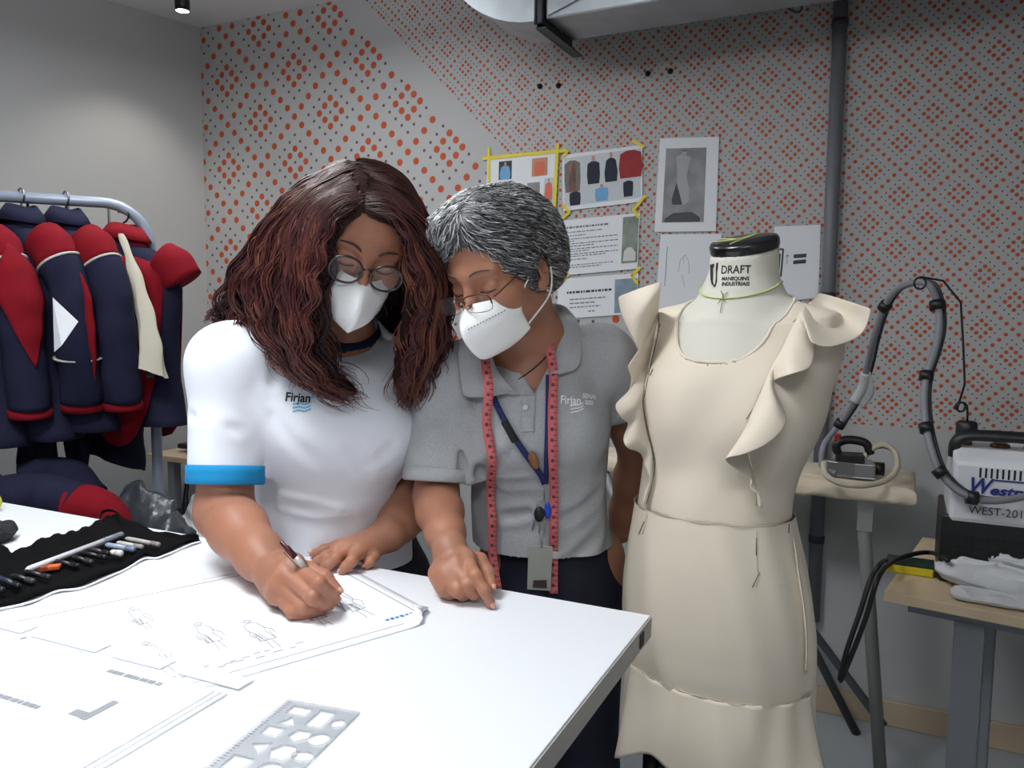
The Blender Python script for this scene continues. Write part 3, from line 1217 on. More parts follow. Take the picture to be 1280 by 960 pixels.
pen_specs = [
    ((32, 713), (153, 668), .0062, (214, 216, 220), 'silver marker with a grey cap lying across the black pen roll', (130, 136, 148), .022),
    ((157, 673), (199, 681), .0048, (176, 172, 168), 'warm grey pen in the pen roll pocket, last towards the pointed end', (150, 146, 142), .010),
    ((146, 678), (178, 684), .0046, (190, 188, 182), 'pale grey pen beside the blue-grey cap in the pen roll', (160, 158, 154), .010),
    ((132, 681), (168, 687), .0056, (150, 164, 186), 'blue-grey capped marker in the pen roll', (122, 138, 164), .010),
    ((138, 690), (152, 692), .0058, (226, 226, 224), 'short white round-tipped pen end in the pen roll', (230, 230, 228), .010),
    ((112, 686), (136, 692), .0042, (58, 48, 50), 'dark brown pen between black pens in the pen roll', (40, 34, 36), .010),
    ((102, 691), (132, 697), .0046, (18, 18, 20), 'black pen lying next to the white pen end', (34, 34, 38), .010),
    ((90, 696), (115, 703), .0046, (24, 24, 26), 'black pen with silver tip ring in the pen roll', (60, 60, 64), .010),
    ((68, 701), (98, 708), .0046, (20, 20, 22), 'black pen just past the orange eraser in the pen roll', (30, 30, 34), .010),
    ((30, 714), (62, 722), .0048, (22, 22, 24), 'black pen just under the tip of the silver marker', (44, 44, 48), .010),
    ((14, 719), (42, 727), .0048, (26, 28, 32), 'black pen with bright clip beside the dark slate pens', (70, 72, 78), .010),
    ((-2, 722), (24, 733), .0050, (40, 48, 62), 'dark slate blue pen near the end of the pen row', (26, 30, 40), .010),
    ((-22, 727), (4, 738), .0050, (20, 20, 22), 'black pen at the very end of the pen row', (38, 38, 42), .010)]
for k, (a, b, r, c, lab, c2, capl) in enumerate(pen_specs):
    A, B = on_t(*a, .012 + r), on_t(*b, .012 + r + .002)
    root = thing('marker_pen' if k == 0 else 'pen', lab, 'pen', (A + B) / 2, 'pens in the pen roll')
    d = unit(B - A)
    Lp = np.linalg.norm(B - A)
    cut_ = B - d * min(.45 * Lp, .05 if k == 0 else .022)
    MB().tube([A, A + d * .004, A + d * .008, cut_], [r * .4, r * .75, r * .92, r * .92], 12).build('barrel', M('pen_' + str(k), c, .35), root)
    MB().tube([cut_, cut_ + d * .001, B - d * .002, B], [r * .9, r * 1.05, r * 1.02, r * .8], 12).build('cap', M('pencap_' + str(k), c2, .3, .2), root)
A, B = on_t(47, 711, .012), on_t(76, 708, .014)
er = thing('eraser', 'orange eraser tucked beside the silver marker in the pen roll', 'eraser', (A + B) / 2)
MB().bar(A, B, .016, .008).build('block', M('eraser_orange', (206, 92, 44), .6), er, smooth=False, bevel=.002)
MB().bar(A + (B - A) * .15, A + (B - A) * .5, .0166, .0086).build('sleeve', M('eraser_sleeve', (150, 60, 32), .6), er, smooth=False, bevel=.001)

# yellow item at the far left edge of the table
chain_zip = M('zip_metal', (120, 120, 126), .4, .7)
yp = on_t(-12, 640)
yt = thing('yellow_tape_roll', 'small yellow tape roll standing at the far edge of the table', 'tape roll', yp)
MB().tube([yp + UP * .022 + np.array([.020 * math.cos(t), 0, .020 * math.sin(t)]) for t in np.linspace(0, 6.283, 25)[:-1]], [(.012, .004)] * 24, 8, closed=True).build('roll', M('tape_yellow', (206, 210, 90), .4), yt)

# ================================================================== IRONING BOARD
BZ = .90
b_l, b_r = onz(770, 583, BZ), onz(1146, 612, BZ)
bd = WS.copy()
bn = np.cross(UP, bd)
bn = bn if bn[1] > 0 else -bn
BL = float(np.linalg.norm(b_r - b_l)) + .30
BW = .32
b0p = b_r - bd * BL


def bp_(a, b, z):
    return np.array([b0p[0], b0p[1], 0]) + bd * a + bn * b + UP * z


ib = thing('ironing_board', 'ironing board with a wrinkled cream cover standing behind the dress form', 'ironing board', bp_(BL * .6, BW / 2, 0))
cover = M('cream_cover', (214, 206, 190), .8, bump=(120, .25), var=(7, .08, (196, 176, 146)))
# outline of the board: square at the right, narrowing to a nose at the left
ol = []
for t in np.linspace(0, 1, 40):
    ol.append((BL * (1 - t), 0.0 + (.5 * BW - .07) * max(0, (t - .45) / .55) ** 1.6))
for t in np.linspace(0, 1, 9)[1:-1]:
    a = -math.pi / 2 - math.pi * t
    ol.append((0 + .07 * math.cos(a) * 1.0, .5 * BW + .07 * math.sin(a)))
for t in np.linspace(0, 1, 40):
    ol.append((BL * t, BW - (.5 * BW - .07) * max(0, (1 - t - .45) / .55) ** 1.6))
ol = np.array(ol)
cen = np.array([BL * .55, BW / 2])
rings = []
for sc_, z in ((.0, BZ), (.5, BZ + .002), (.93, BZ), (.985, BZ - .006), (1.0, BZ - .018), (1.003, BZ - .034), (.997, BZ - .046), (.96, BZ - .05), (.5, BZ - .05)):
    row = []
    for i, p in enumerate(ol):
        q = cen + (p - cen) * 1.0
        q = p + (cen - p) * (1 - sc_) if sc_ < .9 else p + unit(cen - p) * (1 - sc_) * .5
        wr = (.006 * math.sin(i * 1.7) + .004 * math.sin(i * .9 + 1)) if .99 < sc_ else 0
        zz = z + (wr if sc_ >= .99 else .0012 * math.sin(i * .8))
        row.append(bp_(q[0], q[1] - (wr if q[1] < BW / 2 else -wr) * .6, zz))
    rings.append(row)
mb = MB()
R_ = np.array(rings)
R_ = np.concatenate([R_, R_[:, :1]], 1)
mb.grid(R_)
mb.build('cover', cover, ib)
legm = M('board_leg_grey', (140, 140, 138), .45, .2)
legd = M('board_leg_dark', (66, 68, 72), .5, .2)
l1t, l1b = bp_(BL - .13, .03, BZ - .05), None
pb = pt(1101, 985, 2.27)
MB().tube([l1t, l1t - UP * .1, np.array([pb[0], pb[1], .0])], [.017, .019, .019], 14).build('leg', legm, ib)
MB().box(l1t - UP * .045 - bn * .02, (.042, .004, .09), (bd, bn, UP)).build('leg_bracket', legm, ib, smooth=False)
q1 = bp_(BL - .40, BW - .05, BZ - .05)
q2 = bp_(BL - .40, BW - .05, .45)
MB().bar(q1, q2, .02, .03, bn).build('leg', legd, ib, smooth=False)
q3 = np.array([pb[0], pb[1], .16]) + bn * .03
MB().bar(q2 + UP * .03, q3, .016, .02).build('brace', legd, ib, smooth=False)
MB().tube([bp_(BL - .95, .06, BZ - .05), bp_(BL - .62, .1, .0)], [.014, .014], 12).build('leg', legm, ib)
MB().tube([bp_(BL - .95, BW - .06, BZ - .05), bp_(BL - .62, BW - .1, .0)], [.014, .014], 12).build('leg', legm, ib)
MB().tube([q2 + UP * .05, bp_(BL - .13, BW - .03, 0)], [.014, .014], 12).build('leg', legd, ib)
MB().tube([bp_(BL - .62, .1, .012), bp_(BL - .62, BW - .1, .012)], .012, 10).build('foot_bar', legm, ib)

# ------------------------------------------------------------------ steam iron standing on the board
IR = onz(1066, 596, BZ + .002)
ix = unit(bd + bn * .12)                     # towards the tip of the iron (to the left) is -ix
iy = np.cross(UP, ix)
iron = thing('steam_iron', 'industrial steam iron with steel sole and black handle resting on the ironing board', 'iron', IR)
steel = M('iron_steel', (170, 172, 176), .28, .9, bump=(40, .1))
blackp = M('black_plastic', (20, 20, 22), .45)
mb = MB()
prof = [(-.085, .0), (-.078, .022), (-.05, .04), (0, .05), (.055, .052), (.06, .05), (.06, -.05), (.055, -.052), (0, -.05), (-.05, -.04), (-.078, -.022)]
mb.poly([IR + ix * (a) + iy * b + UP * .004 for a, b in prof], UP, .006)
mb.build('sole_plate', steel, iron, smooth=False, bevel=.002)
mb = MB()
mb.poly([IR + ix * (a * .96) + iy * b * .94 + UP * .0102 for a, b in prof], UP, .038)
mb.build('body', steel, iron, smooth=False, bevel=.006)
mb = MB()
mb.poly([IR + ix * (a * .55 - .005) + iy * b * .7 + UP * .0485 for a, b in prof], UP, .022)
mb.build('top_cover', blackp, iron, smooth=False, bevel=.006)
MB().tube(catmull([IR + ix * -.045 + UP * .07, IR + ix * -.05 + UP * .095, IR + ix * -.02 + UP * .112, IR + ix * .03 + UP * .105, IR + ix * .045 + UP * .072], 6), [.013] * 25, 12).build('handle', blackp, iron)
MB().box(IR + ix * -.048 + UP * .118, (.02, .018, .02), (ix, iy, UP)).build('switch', M('switch_red', (150, 26, 34), .4), iron, smooth=False, bevel=.003)
MB().tube([IR + ix * .055 + UP * .03, IR + ix * .085 + UP * .03], .02, 14).build('rear_block', blackp, iron)
MB().tube(catmull([IR + ix * .03 + iy * .0 + UP * .085, IR + ix * .075 + UP * .098, IR + ix * .10 + UP * .092], 6), .006, 10).build('valve_lever', blackp, iron)
# the hose that feeds it
hose_m = M('hose_grey', (124, 126, 132), .5, bump=(400, .4))
beige_m = M('hose_beige', (186, 176, 156), .5)
Yi = IR[1]
BY = 2.0
hose = thing('steam_hose', 'grey steam hose arching from the iron over a wire hook down to the white boiler', 'hose', pt(1143, 352, 2.18))
hp = [(1045, 592, Yi - .10), (1028, 583, Yi - .07), (1030, 556, Yi - .05), (1050, 530, Yi - .03), (1068, 502, Yi - .06), (1082, 466, Yi - .1), (1093, 420, 2.2), (1106, 383, 2.16), (1122, 362, 2.12), (1145, 353, 2.06), (1163, 358, 2.03), (1172, 382, 2.01), (1174, 410, 1.99), (1168, 440, 1.97), (1158, 470, 1.95), (1155, 500, 1.93), (1158, 535, 1.90), (1165, 565, 1.87), (1175, 590, 1.85), (1193, 610, 1.83), (1215, 622, 1.81), (1240, 626, 1.80), (1275, 622, 1.80), (1310, 612, 1.84), (1330, 600, 1.9)]
HP = catmull([pt(*q) for q in hp], 8)
MB().tube(HP, .0085, 10).build('main_hose', hose_m, hose)
off_ = np.array([.5, 0, .5]) * .022
HP2 = catmull([pt(x + 7, y - 2, Y + .012) for x, y, Y in hp[3:-3]], 8)
MB().tube(HP2, .0045, 8).build('electric_cord', M('cord_dark', (50, 52, 58), .5), hose)
for k, i in enumerate((3, 7, 11, 14, 16, 18, 20)):
    c = pt(*hp[i])
    d = unit(pt(*hp[i + 1]) - c)
    MB().tube([c - d * .011, c + d * .011], .0165 if i != 11 else .019, 12).build('hose_tie', blackp, hose)
c0_, c1_ = pt(*hp[4]), pt(*hp[5])
MB().tube(catmull([c0_, (c0_ + c1_) / 2 + np.array([.008, 0, 0]), c1_], 5), [.014] * 11, 12).build('white_wrap', M('wrap_white', (186, 188, 188), .4), hose)
fl = MB()
qq = (c0_ + c1_) / 2
flg = np.array([[qq + (c1_ - c0_) * (v - .5) * 1.1 + np.array([.006 + .030 * u * math.sin(math.pi * (.15 + .8 * v)), -.012, -.012 * u + .004 * math.sin(5 * u)]) for u in np.linspace(0, 1, 6)] for v in np.linspace(0, 1, 8)])
fl.grid(flg).build('wrap_flap', MATS['wrap_white'], hose, solid=.001)
lp = [(1030, 578, Yi - .10), (1032, 593, Yi - .13), (1050, 604, Yi - .15), (1080, 607, Yi - .16), (1108, 600, Yi - .13), (1121, 585, Yi - .09), (1119, 566, Yi - .06), (1106, 556, Yi - .04), (1092, 560, Yi - .02), (1080, 572, Yi - .01)]
MB().tube(catmull([pt(*q) for q in lp], 7), .0085, 12).build('beige_loop', beige_m, hose)

# ================================================================== WOODEN SIDE TABLE ON THE RIGHT
SZ = .75
w0 = onz(1105, 739, SZ)
wx = unit(onz(1280, 773, SZ) - w0)
wy = np.cross(UP, wx)
wy = wy if wy[1] > 0 else -wy
wx = unit(wx * 1.0 + 0)
WL, WW = .95, .56


def wp(a, b, z=SZ):
    return np.array([w0[0], w0[1], 0]) + wx * a + wy * b + UP * z


wood = M('pale_wood', (206, 184, 152), .45, var=(8, .07), bump=(60, .04))
wt = thing('side_table', 'pale wood side table with grey metal legs carrying the white boiler', 'table', wp(WL / 2, WW / 2, 0))
MB().box(wp(WL / 2, WW / 2, SZ - .012), (WL, WW, .024), (wx, wy, UP)).build('table_top', wood, wt, smooth=False, bevel=.002)
gleg = M('grey_leg', (132, 136, 142), .45, .1)
for a in (.17, WL - .17):
    for b in (.10, WW - .08):
        MB().box(wp(a, b, (SZ - .06) / 2), (.062, .045, SZ - .06), (wx, wy, UP)).build('leg', gleg, wt, smooth=False, bevel=.004)
for b in (.10, WW - .08):
    MB().box(wp(WL / 2, b, SZ - .045), (WL - .08, .04, .042), (wx, wy, UP)).build('frame_rail', gleg, wt, smooth=False, bevel=.003)
MB().box(wp(.17, WW / 2, .06), (.05, WW - .12, .04), (wx, wy, UP)).build('foot_rail', gleg, wt, smooth=False, bevel=.003)

# ------------------------------------------------------------------ boiler
BO = onz(1172, 726, SZ)
ex, ey = WS, WN                              # parallel to the wall
BX, BD, BH = .30, .24, .325


def bo(a, b, z):
    return BO + ex * a + ey * b + UP * z


bl = thing('steam_boiler', 'white steam boiler with black base, handle and knobs on the side table', 'boiler', bo(BX / 2, BD / 2, 0))
white_box = M('boiler_white', (206, 208, 212), .35)
MB().box(bo(BX / 2, BD / 2, .083), (BX, BD, .166), (ex, ey, UP)).build('base', blackp, bl, smooth=False, bevel=.006)
MB().poly([bo(.012, -.004, .150), bo(.018, .0, .30), bo(.018, .04, BH), bo(.018, BD - .02, BH), bo(.012, BD - .005, .150)], ex, BX - .03).build('body', white_box, bl, smooth=False, bevel=.012)
mb = MB()
for k in range(17):
    for j in range(4):
        MBc = None
        mb.box(bo(.022 + k * .016, -.0015, .03 + j * .026), (.010, .004, .018), (ex, ey, UP))
o_ = mb.build('grille', M('grille_dark', (8, 8, 9), .6), bl, smooth=False)
o_['kind'] = 'stuff'
for k in range(15):
    MB().box(bo(.075 + k * .0115, .006, .274), (.0045, .014, .024), (ex, ey, UP)).build('vent_slot', M('slot_dark', (14, 14, 16), .7), bl, smooth=False)
mb = MB()
mb.tube(catmull([bo(.022, .05, .30), bo(.024, .05, .335), bo(.045, .05, .352), bo(.09, .05, .356), bo(.20, .05, .356), bo(.255, .05, .352), bo(.276, .05, .335), bo(.278, .05, .30)], 5), [(.017, .013)] * 36, 12)
mb.build('handle', blackp, bl)
for k, a in enumerate((.048, .235)):
    c = bo(a, .10, BH)
    mb = MB()
    mb.tube([c, c + UP * .012], .014, 14)
    mb.build('knob_stem', M('brass', (150, 116, 70), .35, .9), bl)
    mb = MB()
    mb.tube([c + UP * .012, c + UP * .016, c + UP * .052, c + UP * .058], [.020, .024, .024, .019], 12)
    mb.build('knob', blackp, bl)
for a in (.12, .19):
    c = bo(a, .09, BH)
    MB().tube([c, c + UP * .006, c + UP * .012], [.022, .022, .012], 16).build('filler_cap', M('brass_dark', (120, 84, 70), .4, .6), bl)
blue_ink = M('logo_blue', (26, 42, 120), .5)
fy = unit(bo(0, 0.0, .30) - bo(0, -.004, .132))
t0 = bo(.048, -.0045 + .0022, .226)
text_mesh('W', .052, 'logo_print', blue_ink, bl, t0, ex, fy, None, .0035, shear=.35, bold=.0012, width=.048)
text_mesh('estman', .030, 'logo_print', blue_ink, bl, t0 + ex * .046, ex, fy, None, .0035, shear=.25, bold=.0010, width=.115)
MB().bar(t0 + ex * .056 + fy * .034 - ey * .003, t0 + ex * .175 + fy * .034 - ey * .003, .0005, .0035, fy).build('logo_stripe', blue_ink, bl, smooth=False)
text_mesh('WEST-2018', .027, 'model_print', ink_m, bl, bo(.055, -.0037, .176), ex, fy, None, .0035, width=.125)
# wire hook
wh = thing('hose_hook', 'black bent wire hook rising from the boiler and holding up the hose', 'wire hook', bo(.048, .10, BH + .058))
hb = bo(.048, .10, BH + .058)
lpc = pt(1203, 509, hb[1])
lpts = [hb, hb + UP * .015]
for t in np.linspace(-.2, 2 * math.pi * 1.6, 26):
    lpts.append(lpc + np.array([.0115 * math.cos(t + .3), .004 * t * .3, .0115 * math.sin(t + .3)]))
lpts += [pt(1206, 480, hb[1]), pt(1204, 430, hb[1]), pt(1201, 378, hb[1] + .01), pt(1179, 351, hb[1] + .02), pt(1150, 346, hb[1] + .03)]
hc = pt(1149, 354, hb[1] + .03)
for t in np.linspace(1.5, 1.5 + 2 * math.pi * 1.2, 18):
    lpts.append(hc + np.array([.0145 * math.cos(t), -.004, .0145 * math.sin(t)]))
MB().tube(lpts, .0026, 8).build('wire', blackp, wh)

# ------------------------------------------------------------------ sponge, cord, cloths
sp0 = onz(1112, 716, SZ)
sx_, sy_ = unit(wx + wy * .15), None
sy_ = np.cross(UP, sx_)
sg = thing('sponge', 'yellow sponge with dark green scouring top at the corner of the side table', 'sponge', sp0)
MB().box(sp0 + sx_ * .045 + sy_ * .035 + UP * .0115, (.105, .065, .022), (sx_, sy_, UP)).build('foam', M('sponge_yellow', (206, 186, 36), .9, bump=(220, .5)), sg, smooth=False, bevel=.004)
MB().box(sp0 + sx_ * .045 + sy_ * .035 + UP * .0255, (.106, .066, .007), (sx_, sy_, UP)).build('scouring_pad', M('sponge_green', (26, 48, 40), .95, bump=(300, .6)), sg, smooth=False, bevel=.002)
MB().tube(catmull([pt(1185, 700, 1.82), onz(1165, 691, SZ + .04), onz(1140, 693, SZ + .045), onz(1115, 703, SZ + .040), pt(1098, 722, 1.78), pt(1083, 770, 1.77), pt(1066, 815, 1.77), pt(1050, 851, 1.77), pt(1058, 815, 1.78), pt(1075, 765, 1.80), pt(1088, 725, 1.82), pt(1101, 704, 1.84), onz(1108, 700, SZ + .012)], 8), .0058, 10).build('power_cord', M('cord_black', (16, 16, 18), .5))
tag(bpy.data.objects['power_cord'], 'black cord looping down off the corner of the wooden side table', 'cord')


def cloth_pile(name, label, c, a, b, w, d, h, mat, seed, group=None, base=SZ):
    """folded soft cloth: rounded slab with drooping, creased sides; a and b are plan axes"""
    r_ = np.random.default_rng(seed)
    ph = r_.uniform(0, 6, 8)
    n, m = 90, 36
    K_ = r_.normal(size=(9, 2)) * [34, 34]
    q_ = r_.uniform(0, 6.28, 9)
    G = np.zeros((m, n, 3))
    for i in range(m):
        t = i / (m - 1)
        ang = math.pi * t
        for j in range(n):
            p = 2 * math.pi * j / (n - 1)
            e = 4.0
            cx, sx2 = math.cos(p), math.sin(p)
            rr = (abs(cx) ** e + abs(sx2) ** e) ** (-1 / e)
            prof = abs(math.sin(ang)) ** .38
            k = prof * (1 + .05 * math.sin(3 * p + ph[0]) + .03 * math.sin(7 * p + ph[1] + 3 * t))
            z = h * (.5 - .5 * math.cos(ang)) * (1 + .16 * math.sin(2.3 * p + ph[2]) * prof + .06 * math.sin(6 * p + ph[3]))
            z += .10 * h * math.sin(9 * t + 2 * p + ph[4]) * (prof > .9)
            wx0, wy0 = cx * rr * k * w / 2, sx2 * rr * k * d / 2
            cr = sum(abs(math.sin(kk[0] * wx0 * 1.6 + kk[1] * wy0 * 1.6 + pp)) for kk, pp in zip(K_, q_)) / 9 - .64
            z *= 1 + .9 * cr
            k2 = 1 + .35 * cr
            q = c + a * wx0 * k2 + b * wy0 * k2
            G[i, j] = (q[0], q[1], max(c[2] + z, c[2] + .0005))
    mb = MB()
    mb.grid(G)
    o = mb.build(name, mat, None, sub=1)
    return tag(o, label, 'cloth', group)


cl_m = M('white_cotton', (204, 205, 208), .85, bump=(60, .5, .004))
cr_m = M('cream_cotton', (214, 204, 178), .85, bump=(60, .4, .004))
ca, cb = wx, wy
k0 = onz(1232, 742, SZ)
cloth_pile('folded_cloth', 'white folded cloth lying flat at the bottom of the cloth pile', onz(1255, 755, SZ) + UP * .001, unit(ca + cb * .1), unit(cb - ca * .1), .20, .09, .022, cl_m, 1, 'cloths on the side table')
cloth_pile('crumpled_cloth', 'thick crumpled white cloth in the middle of the cloth pile', onz(1245, 738, SZ) + UP * .008, unit(ca - cb * .05), unit(cb + ca * .05), .25, .14, .052, cl_m, 2, 'cloths on the side table')
cloth_pile('crumpled_cloth', 'white cloth near the top of the pile, under the cream scrap', onz(1250, 728, SZ) + UP * .050, unit(ca - cb * .15), unit(cb + ca * .15), .22, .13, .040, cl_m, 3, 'cloths on the side table')
cs_ = onz(1272, 722, SZ) + UP * .088
G = np.zeros((9, 7, 3))
for i in range(9):
    for j in range(7):
        a, b = i / 8, j / 6
        fold = max(0, .3 - a) / .3 * max(0, b - .35)
        G[i, j] = cs_ + ca * (a - .5) * .19 + cb * (b - .5) * .11 + UP * (.004 * math.sin(a * 6) + .003 * math.sin(b * 8 + a * 5) + .05 * fold - .055 * max(0, .55 - b))
o_ = MB().grid(G).build('fabric_scrap', cr_m, None, solid=.002, sub=1)
tag(o_, 'cream fabric scrap with a turned up corner on top of the white cloths', 'cloth')

pc = on_t(-24, 676) + UP * .0005
po = cloth_pile('fabric_pouch', 'dark zipped fabric pouch lying on the white table beyond the pen roll', pc, unit(eA + eB * .3), unit(eB - eA * .3), .13, .09, .034, M('pouch_fabric', (26, 26, 30), .85, bump=(200, .3)), 9)
po['category'] = 'pouch'
MB().tube(catmull([pc + eA * -.055 + eB * .02 + UP * .03, pc + eB * .03 + UP * .036, pc + eA * .055 + eB * .02 + UP * .03], 6), .0018, 6).build('zipper', chain_zip, po)

# ================================================================== DESK AGAINST THE LEFT CORNER
DK = .74
k_l = onz(184, 567, DK)
dax = WS
day = -WN


def dk(a, b, z=DK):
    return np.array([k_l[0], k_l[1], 0]) + dax * a - day * b + UP * z


desk = thing('corner_desk', 'pale wood desk by the wall behind the person in white', 'desk', dk(.6, .15, 0))
MB().box(dk(.60, .16, DK - .012), (1.2, .32, .024), (dax, WN, UP)).build('table_top', wood, desk, smooth=False, bevel=.002)
for a in (.12, 1.08):
    for b in (.04, .28):
        MB().box(dk(a, b, (DK - .024) / 2), (.04, .04, DK - .024), (dax, WN, UP)).build('leg', gleg, desk, smooth=False, bevel=.003)
MB().box(dk(.6, .28, DK - .10), (1.1, .02, .12), (dax, WN, UP)).build('back_panel', gleg, desk, smooth=False)
dv = dk(.17, .16)
dev = thing('electronic_device', 'flat black electronic device on the desk behind the person in white', 'device', dv)
MB().box(dv + UP * .028, (.17, .14, .022), (dax, WN, UP)).build('housing', blackp, dev, smooth=False, bevel=.005)
MB().box(dv + UP * .0085 + dax * .03, (.11, .10, .017), (dax, WN, UP)).build('foot', blackp, dev, smooth=False, bevel=.003)
MB().box(dv + dax * .07 + day * .09 + UP * .014, (.10, .05, .028), (dax, WN, UP)).build('adapter', blackp, dev, smooth=False, bevel=.006)
o_ = MB().tube(catmull([dv + dax * .03 + UP * .02 + WN * .10, dv - dax * .01 + UP * .06 + WN * .10, dv + dax * .02 + UP * .105 + WN * .10, dv + dax * .12 + UP * .13 + WN * .10, dv + dax * .24 + UP * .06 + WN * .10, dv + dax * .28 + UP * .008 + WN * .10], 8), .004, 8).build('device_cable', blackp)
tag(o_, 'thin black cable arching up from the flat black device', 'cable')
# computer tower with hanging cables below the desk
tw = dk(.16, .13, 0)
twr = thing('computer_tower', 'dark computer tower standing on the floor under the wall desk', 'computer', tw)
MB().box(tw + UP * .25, (.17, .26, .50), (dax, WN, UP)).build('case', M('tower_dark', (44, 46, 52), .5), twr, smooth=False, bevel=.006)
MB().box(tw + UP * .26 + day * .132, (.15, .008, .44), (dax, WN, UP)).build('front_panel', blackp, twr, smooth=False, bevel=.003)
MB().box(tw + UP * .42 + day * .138 + dax * .02, (.06, .004, .07), (dax, WN, UP)).build('red_panel', M('tower_red', (110, 20, 26), .5), twr, smooth=False, bevel=.002)
for k, a in enumerate((.06, .075)):
    o_ = MB().tube(catmull([dk(.20 + a, -.004, DK - .03), dk(.19 + a, -.02, .60), dk(.16 + a * 1.5, -.03, .52), dk(.18 + a, -.02, .40), dk(.2 + a, .0, .2), dk(.22 + a, -.03, .006)], 8), .005, 8).build('hanging_cable', blackp)
    tag(o_, 'black cable hanging down the front of the wall desk', 'cable', 'cables hanging from the wall desk')

# ================================================================== BAGS ON THE FLOOR BEHIND THE TABLE


def bag(name, label, c, rx, ry, h, mat, seed, knot=True):
    r_ = np.random.default_rng(seed)
    sh_ = Shape()
    sh_.ell(c + UP * h * .42, (rx, ry, h * .46), None, .02)
    sh_.ell(c + UP * h * .2, (rx * .98, ry * .98, h * .24), None, .05)
    for k in range(7):
        a = r_.uniform(0, 6.28)
        sh_.ell(c + np.array([rx * .6 * math.cos(a), ry * .6 * math.sin(a), h * r_.uniform(.45, .85)]), (rx * .4, ry * .4, h * .14), None, .05)
    sh_.cut(c + UP * .003, -UP, .01)
    K = r_.normal(size=(14, 3)) * 26
    ph = r_.uniform(0, 6.28, 14)

    def disp(x, y, z):
        s_ = 0
        for kk, p in zip(K, ph):
            s_ = s_ + np.abs(np.sin(kk[0] * x + kk[1] * y + kk[2] * z + p))
        return (s_ / 14 - .6) * .085
    sh_.disp.append(disp)
    V, Q = sh_.mesh(c - np.array([rx * 1.4, ry * 1.4, .01]), c + np.array([rx * 1.4, ry * 1.4, h * 1.15]), .011)
    o = link(name, mesh_np(name, V, Q, mat))
    return tag(o, label, 'bag')


bag_m = M('black_bag_film', (58, 62, 68), .26, spec=.6, bump=(30, .5, .01))
bagw_m = M('white_bag_film', (206, 210, 214), .35, bump=(30, .4, .01))
bgp = pt(193, 690, 2.33)
bag('garbage_bag', 'large dark grey plastic bag behind the table by the rack pole', np.array([bgp[0], 2.33, 0]), .14, .13, .97, bag_m, 4)
bg2 = pt(238, 690, 2.75)
bag('plastic_bag', 'crumpled white plastic bag next to the dark garbage bag', np.array([bg2[0] + .02, 2.86, 0]), .13, .13, .84, bagw_m, 6)

# ================================================================== CLOTHES RACK AND JACKETS
ra = pt(-230, 232, 2.18)
rb = pt(128, 249, 2.5)
RZ = rb[2] - .01
ra = np.array([ra[0], ra[1], RZ])
rb = np.array([rb[0], rb[1], RZ])
rd = unit(rb - ra)
rn = np.cross(UP, rd)                        # away from the camera
rn = rn if rn[1] > 0 else -rn
pole_x = pt(174, 450, 2.58)
pe = rb + rd * .13
rack = thing('garment_rack', 'grey tubular metal garment rack holding red and navy jackets', 'garment rack', np.array([pe[0], pe[1], 0]))
rack_m = M('rack_grey', (150, 160, 176), .4, .25)
cv = [ra, rb] + [rb + rd * .13 * math.sin(t) - UP * .13 * (1 - math.cos(t)) for t in np.linspace(.15, math.pi / 2, 8)] + [pe - UP * .13 + np.array([0, 0, -q]) for q in (.1, .5, 1.0, RZ - .16)]
MB().tube(np.array(cv), .0165, 14).build('rail', rack_m, rack)
MB().tube(np.array([ra, ra - rd * .1 - UP * .1, ra - rd * .1 - UP * (RZ - .03)]), .0165, 14).build('upright', rack_m, rack)
for q in (pe, ra - rd * .1):
    MB().tube([np.array([q[0], q[1], .03]) - rn * .25, np.array([q[0], q[1], .03]) + rn * .25], .016, 12).build('foot', rack_m, rack)

navy_m = M('navy_wool', (31, 32, 54), .9, spec=.2, bump=(350, .25), var=(30, .12))
red_m = M('red_wool', (120, 11, 26), .9, spec=.2, bump=(350, .25), var=(30, .1))
pipe_m = M('white_piping', (190, 188, 182), .6)
blkf_m = M('black_lining', (14, 14, 20), .85)


